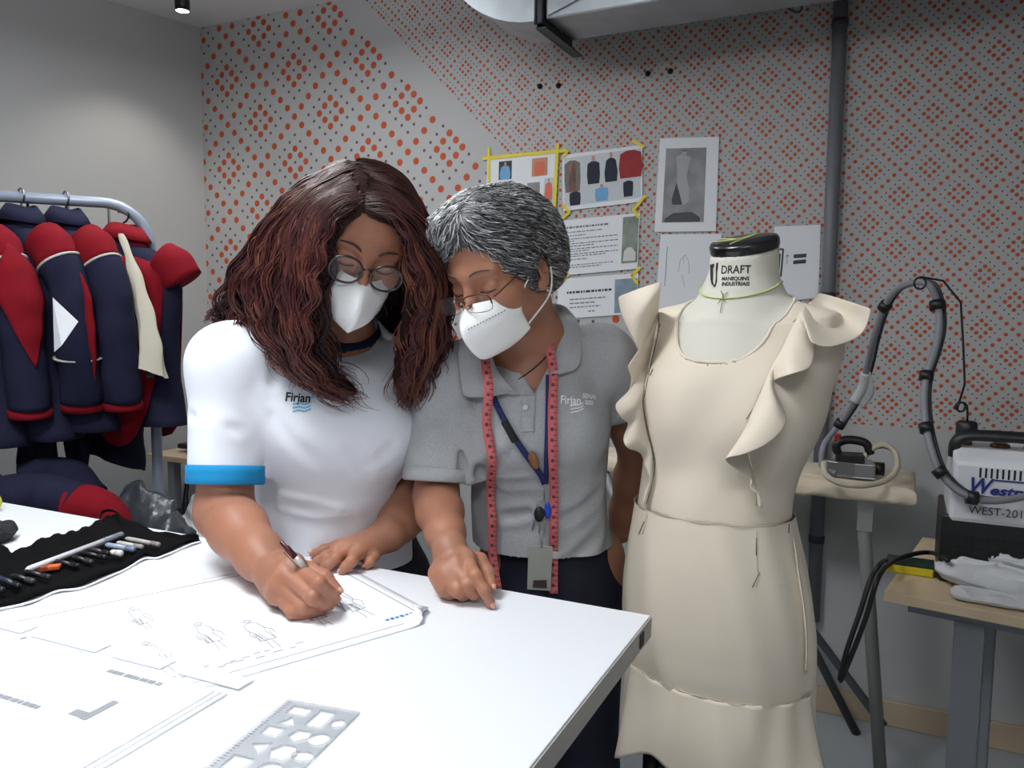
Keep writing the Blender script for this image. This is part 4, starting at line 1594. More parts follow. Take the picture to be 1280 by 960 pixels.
def jacket(name, label, a, turn, style, length=.72, drop=.0, hlab='coat hanger hooked on the rack rail inside a navy jacket'):
    """jacket on the rail at distance a from its left end; y of the jacket = shoulder direction"""
    o0 = ra + rd * a - UP * (.045 + drop)
    ct, st = math.cos(turn), math.sin(turn)
    jx = rd * ct + rn * st
    jy = -rn * ct + rd * st                  # towards the camera
    root = thing(name, label, 'jacket', o0 - UP * .4, 'jackets on the rack')

    def T(x, y, z):
        return o0 + jx * x + jy * y + UP * z
    r_ = np.random.default_rng(abs(int(a * 1000)))
    # body: stacked sections
    rows = [(-.030, .035, .045), (-.055, .09, .055), (-.085, .155, .06), (-.125, .19, .066), (-.22, .185, .075), (-.35, .175, .078), (-.46, .172, .075), (-.58, .19, .085), (-length, .205, .095)]
    rows = np.array(rows)
    n = 40
    zz = np.concatenate([np.linspace(-.03, -.13, 8), np.linspace(-.13, -length, 22)[1:]])
    G = []
    ph = r_.uniform(0, 6, 4)
    for z in zz:
        wy = np.interp(-z, -rows[:, 0], rows[:, 1])
        wx_ = np.interp(-z, -rows[:, 0], rows[:, 2])
        row = []
        for j in range(n + 1):
            p = 2 * math.pi * j / n
            e = 2.4
            rr = (abs(math.cos(p)) ** e + abs(math.sin(p)) ** e) ** (-1 / e)
            fl = 1 + (-z / length) ** 2 * .12 * math.sin(5 * p + ph[0]) + .02 * math.sin(9 * p + ph[1] - 8 * z)
            row.append(T(wx_ * rr * fl * math.cos(p), wy * rr * math.sin(p) * (1 + .02 * math.sin(20 * z + ph[2])), z))
        G.append(row)
    G = np.array(G)
    cutp = 13 if style != 'plain' else 4
    body = MB().grid(G[:]).build('body', navy_m, root, solid=.003)
    # coloured front panel shapes on both faces
    for face in (1, -1):
        if style in ('panel', 'vest'):
            sp_ = ((.03, -.16), (.13, -.20), (.15, -.34), (.02, -.50), (-.05, -.34)) if style == 'panel' else ((-.12, -.10), (.14, -.10), (.16, -.30), (.10, -.62), (-.02, -.62), (-.10, -.30))
            mb = MB()
            U = np.linspace(0, 1, 10)
            P4 = catmull(sp_, 4, True)
            ctr = P4.mean(0)
            ringsP = []
            for q in np.linspace(.02, 1, 7):
                row = []
                for y, z in ctr + (np.vstack([P4, P4[:1]]) - ctr) * q:
                    wy = np.interp(-z, -rows[:, 0], rows[:, 1])
                    wx_ = np.interp(-z, -rows[:, 0], rows[:, 2])
                    t = min(.98, abs(y) / wy)
                    row.append(T(face * (wx_ * (1 - t ** 2.4) ** (1 / 2.4) * 1.06 + .006), y, z))
                ringsP.append(row)
            mb.grid(np.array(ringsP))
            mb.build('panel', red_m, root, solid=.003)
    # collar
    mb = MB()
    Gc = []
    for k, (zz_, kx, ky) in enumerate(((-.045, .045, .085), (-.005, .040, .060), (.018, .040, .052), (-.008, .056, .072), (-.03, .064, .088))):
        Gc.append([T(kx * math.cos(p) * (1 - .15 * (math.cos(p) > .8)), ky * math.sin(p), zz_ + .006 * math.cos(2 * p)) for p in np.linspace(0, 2 * math.pi, 25)])
    mb.grid(np.array(Gc)).build('collar', red_m if style == 'vest' else navy_m, root, solid=.003)
    for sgn in (1, -1):
        out = 0 if style != 'vest' else 1
        path = catmull([T(0, sgn * .135, -.095), T(.0, sgn * .185, -.125), T(.012 * sgn, sgn * .235, -.22), T(.02 * sgn, sgn * .240, -.33), T(.035, sgn * .225, -.45), T(.045, sgn * .215, -.575)], 8)
        k = len(path)
        rad = [(.050 + .006 * math.sin(math.pi * min(1, i / 14)) + .0025 * math.sin(i * .7 + ph[3]), .062 + .006 * math.sin(math.pi * min(1, i / 12)) + .002 * math.sin(i * 1.1)) for i in range(k)]
        rad[0] = (.045, .045)
        rad[1] = (.056, .056)
        jn = 11
        if style == 'vest':
            mb = MB()
            mb.tube(path[:12], rad[:12], 20)
            mb.build('shoulder_frill', red_m, root)
            continue
        MB().tube(path[:jn + 1], [(a_ * 1.02, b_ * 1.02) for a_, b_ in rad[:jn + 1]], 20).build('sleeve_cap', red_m, root)
        MB().tube(path[jn:-2], rad[jn:-2], 20).build('sleeve', navy_m, root)
        MB().tube(path[-3:], [(a_ * .97, b_ * .97) for a_, b_ in rad[-3:]], 20).build('cuff', red_m, root)
        for jj in ((jn,) if style != 'banded' else (jn, 30)):
            d = unit(path[jj + 1] - path[jj])
            MB().tube([path[jj] - d * .0025, path[jj] + d * .0025], [(rad[jj][0] * 1.06, rad[jj][1] * 1.06)] * 2, 24).build('piping', pipe_m, root)
        if style == 'panel':
            Gp = []
            for i in range(9, 31):
                t = (i - 9) / 21
                hw = 1.15 * (t / .35 if t < .35 else (1 - t) / .65) + .02
                dth = unit(path[min(i + 1, k - 1)] - path[i - 1])
                s1 = unit(jy * sgn - dth * (jy * sgn @ dth))
                s2 = np.cross(dth, s1)
                Gp.append([path[i] + (s1 * math.cos(a) + s2 * math.sin(a)) * (max(rad[i]) * 1.03 + .003) for a in np.linspace(-hw, hw, 9)])
            MB().grid(np.array(Gp)).build('sleeve_panel', red_m, root, solid=.003)
        if style == 'banded':
            q = [path[i] + jy * sgn * (rad[i][1] * .9) + jx * .012 for i in range(jn, 36)]
            MB().tube(q, [(.012 * math.sin(math.pi * (i + .5) / len(q)), .024 * math.sin(math.pi * (i + .5) / len(q))) for i in range(len(q))], 8, up=jy).build('sleeve_stripe', red_m, root)
    # hanger is a thing of its own
    hg = thing('coat_hanger', hlab, 'hanger', o0 + UP * .045, 'hangers on the rack')
    hook = [T(0, 0, -.03), T(0, 0, .022), T(0, .012, .032), T(0, .022, .050), T(0, .012, .068), T(0, -.006, .070), T(0, -.016, .058)]
    dark_h = MATS['black_plastic'] if int(a * 100) % 2 else M('wire_steel', (150, 150, 156), .3, .8)
    MB().tube(catmull(hook, 5), .0028, 8).build('hook', dark_h, hg)
    MB().tube(catmull([T(0, -.17, -.11), T(0, -.08, -.065), T(0, 0, -.045), T(0, .08, -.065), T(0, .17, -.11)], 5), .007, 8).build('arms', dark_h, hg)
    return root


RLEN = float(np.linalg.norm(rb - ra))
jacket('vest_jacket', 'red and navy vest jacket hanging nearest the rack end curve', RLEN + .055, .85, 'vest', .60, .04, 'coat hanger hooked on the rack rail inside the red vest jacket')
jacket('fitted_jacket', 'navy jacket with red shoulders and white piping, next to the vest jacket', RLEN - .10, .42, 'plain', .64, .0, 'coat hanger inside the jacket next to the red vest')
jacket('fitted_jacket', 'navy jacket with red sleeve stripe and two white piping bands', RLEN - .215, .48, 'banded', .66, .0, 'coat hanger inside the jacket with two piping bands')
jacket('fitted_jacket', 'navy jacket with a large red diamond panel on its sleeve', RLEN - .335, .42, 'panel', .66, .01, 'coat hanger inside the jacket with the red diamond panel')
jacket('fitted_jacket', 'plain navy jacket hanging behind the one with the red diamond panel', RLEN - .475, .38, 'plain', .68, .0, 'coat hanger inside the jacket behind the red diamond one')

# white paper label among the jackets, cream blouse at the rack end
wpz = [pt(66, 372, 2.10), pt(98, 402, 2.07), pt(77, 432, 2.07), pt(68, 440, 2.10)]
o_ = MB().poly(wpz, unit(np.array([.2, -1, .1])), .001).build('paper_label', paper_m, smooth=False)
tag(o_, 'white paper label sticking out between two navy jackets', 'paper label')
bz = thing('cream_blouse', 'cream fabric blouse hanging between the vest jacket and the rack pole', 'blouse', pt(188, 455, 2.60))
tk = lambda pts, Y: [pt(x, y, Y) for x, y in pts]
cen_l = catmull(tk([(151, 292), (163, 325), (174, 362), (183, 400), (189, 435), (190, 466)], 2.36), 6)
G = []
for i, c in enumerate(cen_l):
    t = i / (len(cen_l) - 1)
    w = .006 + .034 * t + .002 * math.sin(i * .9)
    G.append([c + rd * w * math.cos(p) * (1 + .18 * math.sin(4 * p + i * .2)) + rn * (.006 + .010 * t) * math.sin(p) - UP * .018 * t * math.cos(p) for p in np.linspace(0, 2 * math.pi, 25)])
MB().grid(np.array(G)).build('fabric', M('cream_blouse_fabric', (206, 200, 182), .85), bz)
MB().bar(pt(184, 468, 2.36), pt(193, 467, 2.36), .012, .02).build('tag_label', blkf_m, bz, smooth=False)

# trousers hanging lower on the rack (navy tails below the jackets)
for k, (x0, x1, yb, Y, lab) in enumerate(((35, 62, 590, 2.42, 'long navy trousers hanging lowest below the jackets'), (88, 108, 600, 2.52, 'pointed navy coat tail hanging below the second jacket'), (128, 168, 578, 2.60, 'navy skirt panel hanging beside the rack pole'))):
    top_ = pt((x0 + x1) / 2, 470, Y)
    root = thing('hanging_trousers' if k == 0 else 'hanging_tail', lab, 'garment', pt((x0 + x1) / 2, yb, Y))
    G = []
    for i in range(16):
        t = i / 15
        c0_ = pt((x0 + x1) / 2 - 6 * (1 - t), 420 + (yb - 420) * t, Y)
        w = ((x1 - x0) / 1000 * Y) * (.75 + .05 * math.sin(i)) * (1 - (.55 * max(0, t - .75) / .25 if k == 1 else 0))
        G.append([c0_ + rd * w * math.cos(p) * (1 + .10 * math.sin(5 * p + .3 * i)) + rn * (.045 * math.sin(p) + .012 * math.sin(3 * p + i * .2)) + UP * (.035 * math.cos(p) * (1 if k == 2 else .3) * -t) for p in np.linspace(0, 2 * math.pi, 25)])
    MB().grid(np.array(G)).build('fabric', navy_m, root, solid=.003)
    MB().tube([pt((x0 + x1) / 2 - 6, 422, Y), np.array([*(pt((x0 + x1) / 2 - 6, 422, Y)[:2]), RZ])], .004, 8).build('hanger_loop', MATS['black_plastic'], root)

# jacket lying over a stool behind the table
jl = thing('lying_jacket', 'navy and red jacket lying in a heap behind the table edge', 'jacket', pt(70, 640, 2.12))
A = [pt(-60, 640, 2.1), pt(10, 622, 2.14), pt(55, 620, 2.16), pt(95, 632, 2.16)]
MB().tube(catmull(A, 7), [(.075 + .008 * math.sin(i * .9), .062) for i in range(22)], 20).build('sleeve', navy_m, jl)
B = [pt(92, 633, 2.16), pt(115, 634, 2.16), pt(135, 645, 2.16), pt(150, 672, 2.16)]
MB().tube(catmull(B, 7), [(.076 - .0012 * i + .003 * math.sin(i * 1.3), .064 - .001 * i) for i in range(22)], 20).build('sleeve_cap', red_m, jl)
B = [pt(30, 600, 2.3), pt(60, 592, 2.32), pt(90, 598, 2.32), pt(112, 622, 2.30)]
MB().tube(catmull(B, 7), [(.06 + .01 * math.sin(i * .6), .05) for i in range(22)], 20).build('body_fold', navy_m, jl)
B = [pt(42, 596, 2.22), pt(62, 600, 2.2), pt(85, 606, 2.2), pt(108, 612, 2.21)]
MB().tube(catmull(B, 7), [(.012 + .012 * math.sin(math.pi * i / 21), .010) for i in range(22)], 12).build('red_panel', red_m, jl)
MB().tube(catmull([pt(-40, 596, 2.3), pt(0, 625, 2.18), pt(8, 650, 2.12)], 7), [(.055, .05)] * 15, 16).build('red_lining', M('dark_red_wool', (74, 16, 26), .9), jl)
sc_ = np.array([*(pt(40, 640, 2.24)[:2]), 0])
stl = thing('stool', 'grey stool standing under the jacket heap behind the table', 'stool', sc_)
zt = pt(60, 640, 2.2)[2] - .09
MB().box(sc_ + UP * (zt - .015), (.30, .30, .03)).build('seat', gleg, stl, smooth=False, bevel=.006)
for i in (-1, 1):
    for j in (-1, 1):
        MB().tube([sc_ + np.array([i * .11, j * .11, zt - .03]), sc_ + np.array([i * .13, j * .13, 0])], .014, 10).build('leg', gleg, stl)
# ================================================================== DRESS FORM WITH DRAPED DRESS


def hit(b, x, y, lift=.0, fallback=None):
    """point where the line of sight at (x, y) meets a built surface, lifted off it towards the room"""
    d = unit(ray(x, y))
    h = b.ray_cast(Vector(CAM), Vector(d))
    if h[0] is None:
        return None if fallback is None else pt(x, y, fallback)
    n = np.array(h[1])
    if n @ d > 0:
        n = -n
    return np.array(h[0]) + n * lift


MF = unit(np.array([-.64, -.77, 0]))          # the form faces this way
MR = np.array([-MF[1], MF[0], 0])             # towards its left side (to the right in the picture)
if MR[0] < 0:
    MR = -MR
MANG = math.atan2(MR[1], MR[0])
MY = 1.42
NB = pt(927, 385, 1.43)                       # neck base
linen = M('form_linen', (196, 192, 180), .8, bump=(500, .15))
canvas = M('form_canvas', (200, 197, 186), .75, bump=(500, .12))
calico = M('cream_calico', (214, 203, 186), .85, bump=(420, .18), var=(3.5, .035))
form_rows = []
for y, xl, xr in ((405, 838, 1020), (430, 822, 1030), (470, 808, 1034), (510, 804, 1026), (545, 804, 1010), (585, 800, 994), (618, 797, 985), (640, 794, 986), (675, 786, 994), (720, 779, 1006), (760, 777, 1010), (810, 782, 1010), (840, 790, 1005)):
    c = pt((xl + xr) / 2, y, MY)
    a = (xr - xl) / 2 / 1000 * MY * 1.0
    k = .80 if y > 600 else .74 if y > 450 else .60
    form_rows.append((c[2], c[0], c[1], a, a * k))


def form_shape(grow=0.0):
    s = Shape()
    s.loft([(z, cx, cy, a + grow, b + grow) for z, cx, cy, a, b in form_rows], .02, ang=MANG)
    for sg in (-1, 1):
        s.cone(NB - UP * .02 - MF * .01, NB + MR * sg * .135 - UP * .052 - MF * .005, .058 + grow, .046 + grow, .05)
        b = NB - UP * .185 + MR * sg * .072 + MF * .075
        s.ell(b, (.066 + grow, .058 + grow, .07 + grow), (MR, MF, UP), .06)
    s.cone(NB - UP * .12 + MF * .05, NB - UP * .02 + MF * .01, .07 + grow, .055 + grow, .05)
    for sg in (-1, 1):
        s.cut(NB + MR * sg * (.170 + grow), MR * sg, .012)
    return s


form = thing('dress_form', 'cream tailor dress form with a printed neck and black neck cap', 'dress form', np.array([NB[0], NB[1], 0]))
s = form_shape()
NT = pt(931, 312, 1.425)                      # neck top
s.cone(NB - UP * .03, NB + UP * .03, .066, .062, .035)
s.cone(NB + UP * .02, NT, .0615, .058, .01)
ncap = unit(UP + MF * .28 - MR * .03)
s.cut(NT, ncap, .002)
lo = np.array([NB[0] - .26, NB[1] - .26, form_rows[-1][0] + .01])
hi = np.array([NB[0] + .26, NB[1] + .26, NT[2] + .03])
V, Q = s.mesh(lo, hi, .005)
fb = link('torso', mesh_np('torso', V, Q, canvas), form)
FB = bvh(fb)
mb = MB()
cx_ = unit(np.cross(ncap, MF))
cy_ = np.cross(ncap, cx_)
rings = []
for r, h in ((.0585, -.001), (.0600, .004), (.0600, .013), (.057, .018), (.03, .020), (.0, .0205)):
    rings.append([NT + ncap * h + (cx_ * math.cos(t) + cy_ * math.sin(t)) * r for t in np.linspace(0, 2 * math.pi, 49)])
mb.grid(np.array(rings)).build('neck_cap', M('cap_black', (16, 16, 18), .25, coat=.3), form)
mb = MB()
string_m = M('lime_string', (196, 204, 130), .7)
for pts_ in (((-.9, .3), (-.2, .1), (.2, -.65)), ((.2, -.65), (.0, .45), (-.05, .98)), ((-.2, .1), (-.4, .0), (-.85, -.15))):
    mb.tube(catmull([NT + ncap * .0205 + ((MR * a + MF * b) - ncap * ((MR * a + MF * b) @ ncap)) * .054 for a, b in pts_], 6), .0012, 6)
mb.build('string', string_m, form)
# neckline tape around the neck base, cast on to the form
ring = []
for t in np.linspace(-2.2, 2.2, 60):
    d = MF * math.cos(t) + MR * math.sin(t)
    o_ = NB + UP * (.040 - .024 * max(0, math.cos(t)) + .010 * (1 - math.cos(t)) * .5)
    h = FB.ray_cast(Vector(o_ + d * .25), Vector(-d))
    if h[0] is not None:
        ring.append(np.array(h[0]) + d * .001)
MB().tube(np.array(ring), [(.0028, .0012)] * len(ring), 8, up=(0, 0, 1)).build('neckline_tape', M('lime_tape', (184, 194, 124), .7), form)
pc = hit(FB, 905, 370, .002)
mb = MB()
for a, b in (((902, 364), (907, 378)), ((898, 380), (910, 366)), ((905, 368), (901, 392))):
    mb.tube([hit(FB, *a, .003), hit(FB, *b, .003)], .0007, 6)
mb.build('neck_pin', M('pin_green', (130, 140, 80), .4, .5), form)
# printed mark on the neck
nd = unit(NB * [1, 1, 0] - hit(FB, 913, 345) * [1, 1, 0]) * -1
tx = np.cross(UP, nd)
tx = tx if tx[0] > 0 else -tx
ink = M('form_print_ink', (24, 24, 28), .7)
text_mesh('DRAFT', .0195, 'neck_print', ink, form, hit(FB, 901, 342), tx, UP, FB, .0008, width=.050, bold=.0002)
text_mesh('MANEQUINS', .0085, 'neck_print', ink, form, hit(FB, 902, 350.5), tx, UP, FB, .0008, width=.046, bold=.0003)
text_mesh('INDUSTRIAIS', .0085, 'neck_print', ink, form, hit(FB, 902, 357), tx, UP, FB, .0008, width=.046, bold=.0003)
mb = MB()
for P in ([(888, 331), (893, 329.5), (893, 333), (891.5, 336), (891.5, 352), (893, 357), (890, 356), (888.5, 350)], [(895.5, 329), (898, 328), (897.5, 334), (896.5, 340), (896.5, 352), (894.5, 358.5), (891, 358.5), (894, 355), (895, 348), (895, 338)]):
    Pw = [hit(FB, x, y, .0006) for x, y in P]
    mb.poly(Pw, nd, .0004)
mb.build('neck_emblem', ink, form, smooth=False)
# stand
pp = pt(815, 930, 1.46)
pole = np.array([pp[0], pp[1], 0])
dkm = M('stand_black', (20, 20, 22), .4)
MB().tube([pole + UP * .10, pole + UP * .60], .017, 16).build('stand_column', dkm, form)
MB().tube([pole + UP * .56, pole + UP * .86], .0115, 16).build('stand_pole', M('stand_grey', (92, 94, 98), .35, .6), form)
MB().tube([pole + MR * .045 + UP * .53, pole + MR * .09 + UP * .60], .004, 8).build('lock_lever', M('lever_grey', (90, 92, 96), .4, .3), form)
MB().tube([pole + MR * .02 + UP * .545, pole + MR * .05 + UP * .54], .010, 12).build('lock_knob', dkm, form)
MB().poly([pole + UP * .855 + (MR * math.cos(t) * .07 + MF * math.sin(t) * .06) + MR * .06 for t in np.linspace(0, 6.283, 20)[:-1]], UP, .012).build('base_plate', linen, form, smooth=False)
for k in range(5):
    a = 2 * math.pi * k / 5 + .3
    d = np.array([math.cos(a), math.sin(a), 0])
    lg = MB().tube([pole + UP * .11, pole + d * .12 + UP * .085, pole + d * .24 + UP * .062], [.016, .013, .010], 10).build('foot', dkm, form)
    MB().tube([pole + d * .24 + UP * .024 - np.cross(UP, d) * .012, pole + d * .24 + UP * .024 + np.cross(UP, d) * .012], .024, 14).build('caster', dkm, lg)

# ------------------------------------------------------------------ the dress
dress = thing('draped_dress', 'sleeveless cream calico dress with ruffles pinned on the dress form', 'dress', np.array([NB[0], NB[1], .68]))
s = form_shape(.004)
nk = NB + MF * .030


def neck_hole(X, Y, Z):
    x, y = X - nk[0], Y - nk[1]
    u = x * MR[0] + y * MR[1]
    w = x * MF[0] + y * MF[1]
    zz = np.clip((NB[2] - .105 - Z) * 1.0, 0, 1)
    return (np.sqrt((u / .096) ** 2 + (w / .098) ** 2) - 1) * .08 + zz * 2


s.func(neck_hole, nk - [.15, .15, .12], nk + [.15, .15, .2], .003, 's')
wz = pt(890, 637, MY)[2]
s.cut(np.array([NB[0], NB[1], wz]), -UP, .002)


def wrk(x, y, z):
    u = (x - NB[0]) * MR[0] + (y - NB[1]) * MR[1]
    return .0012 * np.sin(34 * u + 20 * z) * np.clip((z - wz) * 4, 0, 1) + .0010 * np.sin(60 * u - 30 * z)


s.disp.append(wrk)
V, Q = s.mesh(np.array([lo[0], lo[1], wz - .02]), hi, .004)
bod = link('bodice', mesh_np('bodice', V, Q, calico), dress)
BB = bvh(bod)
seam_m = M('seam_dark', (86, 78, 62), .8)  # dark brown line drawn along the dress seams
pin_m = M('pin_steel', (96, 94, 90), .3, .8)


def seam(bv, px, r=.0007, name='seam', mat=None, parent=None, lift=.0006, step=5):
    P = [hit(bv, x, y, lift) for x, y in catmull([(a, b, 0) for a, b in px], step)[:, :2]]
    P = [p for p in P if p is not None]
    return MB().tube(P, r, 6).build(name, mat or seam_m, parent or dress)


edge_cal = M('calico_edge', (196, 184, 158), .85)
# skirt
srows = []
for y, xl, xr, kk in ((634, 792, 988, .80), (650, 789, 991, .80), (690, 782, 1001, .80), (730, 777, 1009, .80), (770, 775, 1013, .80), (810, 777, 1013, .80), (850, 785, 1010, .80)):
    c = pt((xl + xr) / 2, y, MY)
    a = (xr - xl) / 2 / 1000 * MY + .003
    srows.append((c[2], c[0], c[1], a, a * kk))
srows = np.array(srows)
order = np.argsort(-srows[:, 0])
srows = srows[order]
zf = srows[-1, 0] + .03                       # flounce seam


def sring(z, grow=0.0, wave=None, n=120):
    q = [np.interp(-z, -srows[:, 0], srows[:, i]) for i in range(1, 5)]
    row = []
    for t in np.linspace(0, 2 * math.pi, n + 1):
        g = grow + (wave(t) if wave else 0)
        row.append(np.array([q[0], q[1], z]) + MR * (q[2] + g) * math.cos(t) + MF * (q[3] + g) * math.sin(t))
    return row


z0_ = srows[0, 0]
G = []
for i in range(24):
    t = i / 23
    z = z0_ + (zf - .004 - z0_) * t
    G.append(sring(z, .003 + .002 * math.sin(t * 3), lambda a: .0022 * math.sin(7 * a + 3 * t) * t + .0015 * math.sin(13 * a + t * 4)))
sk = MB().grid(np.array(G)).build('skirt', calico, dress)
SK = bvh(sk)
# flounce with deep waves at the hem
G = []
zh = .600
for i in range(22):
    t = i / 21
    G.append([np.array(p) + UP * (-(zf - zh) * t + (t ** 1.5) * (.018 * math.sin(4 * a + 1.6) + .012 * math.sin(7 * a + .4)))
              for a, p in zip(np.linspace(0, 2 * math.pi, 121), sring(zf, .005 + .018 * t ** 1.2, lambda a: t ** 1.3 * (.011 * math.sin(6 * a + .7) + .006 * math.sin(11 * a + 2)) + .003 * math.sin(17 * a) * (1 - t)))])
fl_ = MB().grid(np.array(G)).build('flounce', calico, dress, solid=.0016)
FL = bvh(fl_)
MB().tube(sring(zf + .001, .0052)[:-1], .0008, 6, closed=True).build('flounce_seam', edge_cal, dress)
MB().tube(sring(z0_ + .001, .0040)[:-1], .0008, 6, closed=True).build('waist_seam', edge_cal, dress)
# turned seam allowance down the side of the skirt and the darts
side = [hit(SK, x, y, .004) for x, y in ((984, 646), (990, 680), (996, 720), (1002, 760), (1005, 800), (1004, 838))]
side = [p for p in side if p is not None]
MB().tube(catmull(side, 6), [(.0016, .0055)] * ((len(side) - 1) * 6 + 1), 8).build('side_seam', calico, dress)
MB().tube(catmull([p + MR * .002 - UP * 0 for p in side], 6), .0007, 6).build('seam_line', seam_m, dress)
seam(SK, ((945, 642), (945, 680), (947, 715)), .0008, 'dart_seam', edge_cal)
seam(SK, ((812, 606), (808, 650), (803, 668)), .0008, 'dart_seam', edge_cal)
seam(BB, ((827, 352), (824, 385), (823, 415), (815, 450), (807, 490), (804, 506), (811, 540), (819, 575), (815, 606), (808, 630)), .0006, 'princess_seam')
seam(BB, ((1024, 366), (1003, 388), (988, 413), (962, 465), (938, 520), (936, 560), (944, 600), (945, 632)), .0006, 'princess_seam', edge_cal)
nl = []
for t in np.linspace(0, 2 * math.pi, 90)[:-1]:
    q = nk + MR * .0985 * math.cos(t) + MF * .1005 * math.sin(t)
    h = BB.ray_cast(Vector(q + UP * .2), Vector(-UP))
    if h[0] is not None:
        nl.append(np.array(h[0]) + UP * .0008)
MB().tube(np.array(nl), .0028, 8, closed=True).build('neckline_edge', calico, dress)
pins = [(BB, (897, 384), (895, 396)), (BB, (826, 405), (823, 414)), (BB, (817, 462), (813, 470)), (BB, (804, 508), (803, 520)), (BB, (818, 572), (813, 584)), (BB, (1000, 395), (992, 403)), (BB, (978, 453), (967, 462)), (BB, (942, 510), (933, 524)), (SK, (858, 627), (866, 625)), (SK, (868, 627), (878, 628)), (SK, (814, 632), (810, 646)), (SK, (806, 652), (799, 668)), (SK, (945, 672), (945, 694)), (SK, (949, 716), (940, 734)), (SK, (986, 655), (985, 666)),
        (FL, (856, 822), (848, 832)), (FL, (904, 842), (896, 856)), (FL, (985, 857), (971, 872)), (FL, (803, 802), (812, 805))]
for bv, a, b in pins:
    p, q = hit(bv, *a, .0015), hit(bv, *b, .0015)
    if p is not None and q is not None:
        MB().tube([p, q], .0007, 6).build('pin', pin_m, dress)


def ruffle(base_px, edge_px, name, n=70, m=9, bulge=.012, wob=7.0):
    bpts = []
    for x, y in base_px:
        h = hit(BB, x, y, .004)
        bpts.append(h if h is not None else pt(x, y, MY))
    B = catmull(bpts, 12)
    E = catmull([pt(*q) for q in edge_px], 12)
    rs = lambda P: np.array([[np.interp(t, np.linspace(0, 1, len(P)), P[:, i]) for i in range(3)] for t in np.linspace(0, 1, n)])
    B, E = rs(B), rs(E)
    tocam = unit(CAM - B.mean(0))
    G = np.zeros((n, m, 3))
    for i in range(n):
        for j in range(m):
            t = j / (m - 1)
            q = B[i] + (E[i] - B[i]) * t
            q = q + tocam * bulge * math.sin(math.pi * t ** .8) * (1 + .5 * math.sin(i / n * wob * 2))
            G[i, j] = q
    return MB().grid(G).build(name, calico, dress, solid=.0016, sub=1)


ruffle(((1024, 366), (1016, 374), (1003, 388), (996, 400), (988, 413), (975, 440), (962, 465), (950, 492), (938, 520), (932, 545), (936, 570), (944, 600), (946, 628)),
       ((1090, 386, 1.29), (1078, 418, 1.30), (1040, 434, 1.25), (1014, 428, 1.24), (1012, 414, 1.27), (1018, 424, 1.29), (1014, 458, 1.23), (988, 468, 1.21), (967, 477, 1.27), (970, 495, 1.29), (984, 526, 1.22), (962, 553, 1.20), (930, 568, 1.19), (906, 574, 1.19), (922, 588, 1.23), (940, 600, 1.25), (938, 612, 1.25), (954, 622, 1.25), (953, 636, 1.27)), 'ruffle')
ruffle(((827, 352), (825, 370), (824, 390), (822, 412), (815, 450), (807, 490), (806, 508), (811, 540), (818, 570), (815, 606), (808, 630)),
       ((772, 371, 1.46), (776, 392, 1.44), (786, 414, 1.42), (798, 437, 1.42), (801, 446, 1.45), (785, 456, 1.40), (789, 474, 1.41), (784, 492, 1.40), (769, 506, 1.38), (776, 522, 1.38), (785, 530, 1.41), (779, 548, 1.39), (784, 560, 1.38), (800, 566, 1.41), (806, 582, 1.39), (812, 600, 1.39), (806, 612, 1.40), (803, 628, 1.40)), 'ruffle')
# ================================================================== PEOPLE


def frame(yaw, pitch, roll):
    """head axes: right, forward, up. yaw > 0 turns to the right of the picture, pitch > 0 looks down, roll > 0 leans clockwise in the picture"""
    y, p = math.radians(yaw), math.radians(pitch)
    f = np.array([math.sin(y) * math.cos(p), -math.cos(y) * math.cos(p), -math.sin(p)])
    u = unit(UP - f * (UP @ f))
    r = np.cross(f, u)
    a = math.radians(roll)
    u2 = u * math.cos(a) - r * math.sin(a)
    return np.array([np.cross(f, u2), f, u2])


class Head:
    def __init__(s, pivot, yaw, pitch, roll, scale=1.0):
        s.o, s.A, s.k = np.asarray(pivot, float), frame(yaw, pitch, roll), scale

    def __call__(s, x, y, z):
        return s.o + s.k * (s.A[0] * x + s.A[1] * y + s.A[2] * z)

    def add(s, sh, age=0):
        k, A = s.k, s.A
        E = lambda c, r, kk=.015, op='u', R_=None: sh.ell(s(*c), np.array(r) * k, A if R_ is None else R_, kk, op)
        E((0, -.014, .045), (.075, .094, .084), .02)
        E((0, .042, .048), (.060, .047, .056), .03)
        E((0, .034, -.022), (.060, .058, .072), .03)
        E((0, .036, -.066), (.052, .053, .044), .03)
        E((0, .074, -.098), (.024, .020, .018), .025)
        for g in (-1, 1):
            E((g * .042, .056, -.018), (.026, .026, .024), .025)
            sh.cone(s(g * .010, .089, .034), s(g * .046, .074, .034), .0085 * k, .0075 * k, .018)
            E((g * .033, .101, .012), (.019, .016, .014), .014, 's')
            E((g * .033, .0785, .011), (.0175, .0125, .0115), .005)
            E((g * .032, .0815, .004), (.017, .0085, .004), .006)
            E((g * .013, .100, -.029), (.0085, .010, .0075), .008)
            # ear
            R2 = np.array([A[0] + A[1] * g * -.35, A[1] + A[0] * g * .35, A[2]])
            R2 = np.array([unit(q) for q in R2])
            E((g * .078, -.014, -.002), (.007, .019, .032), .006, 'u', R2)
            E((g * .083, -.010, .004), (.006, .010, .016), .004, 's', R2)
            E((g * .074, -.002, -.030), (.007, .009, .011), .006)
        sh.cone(s(0, .090, .022), s(0, .112, -.022), .0085 * k, .0125 * k, .012)
        E((0, .093, -.058), (.024, .012, .007), .008)
        E((0, .092, -.068), (.021, .012, .007), .008)
        sh.cone(s(-.026, .088, -.063), s(.026, .088, -.063), .0022 * k, .0022 * k, .004, 's')


def finger(sh, pts, rs, k=.006):
    sh.chain(pts, rs, k)


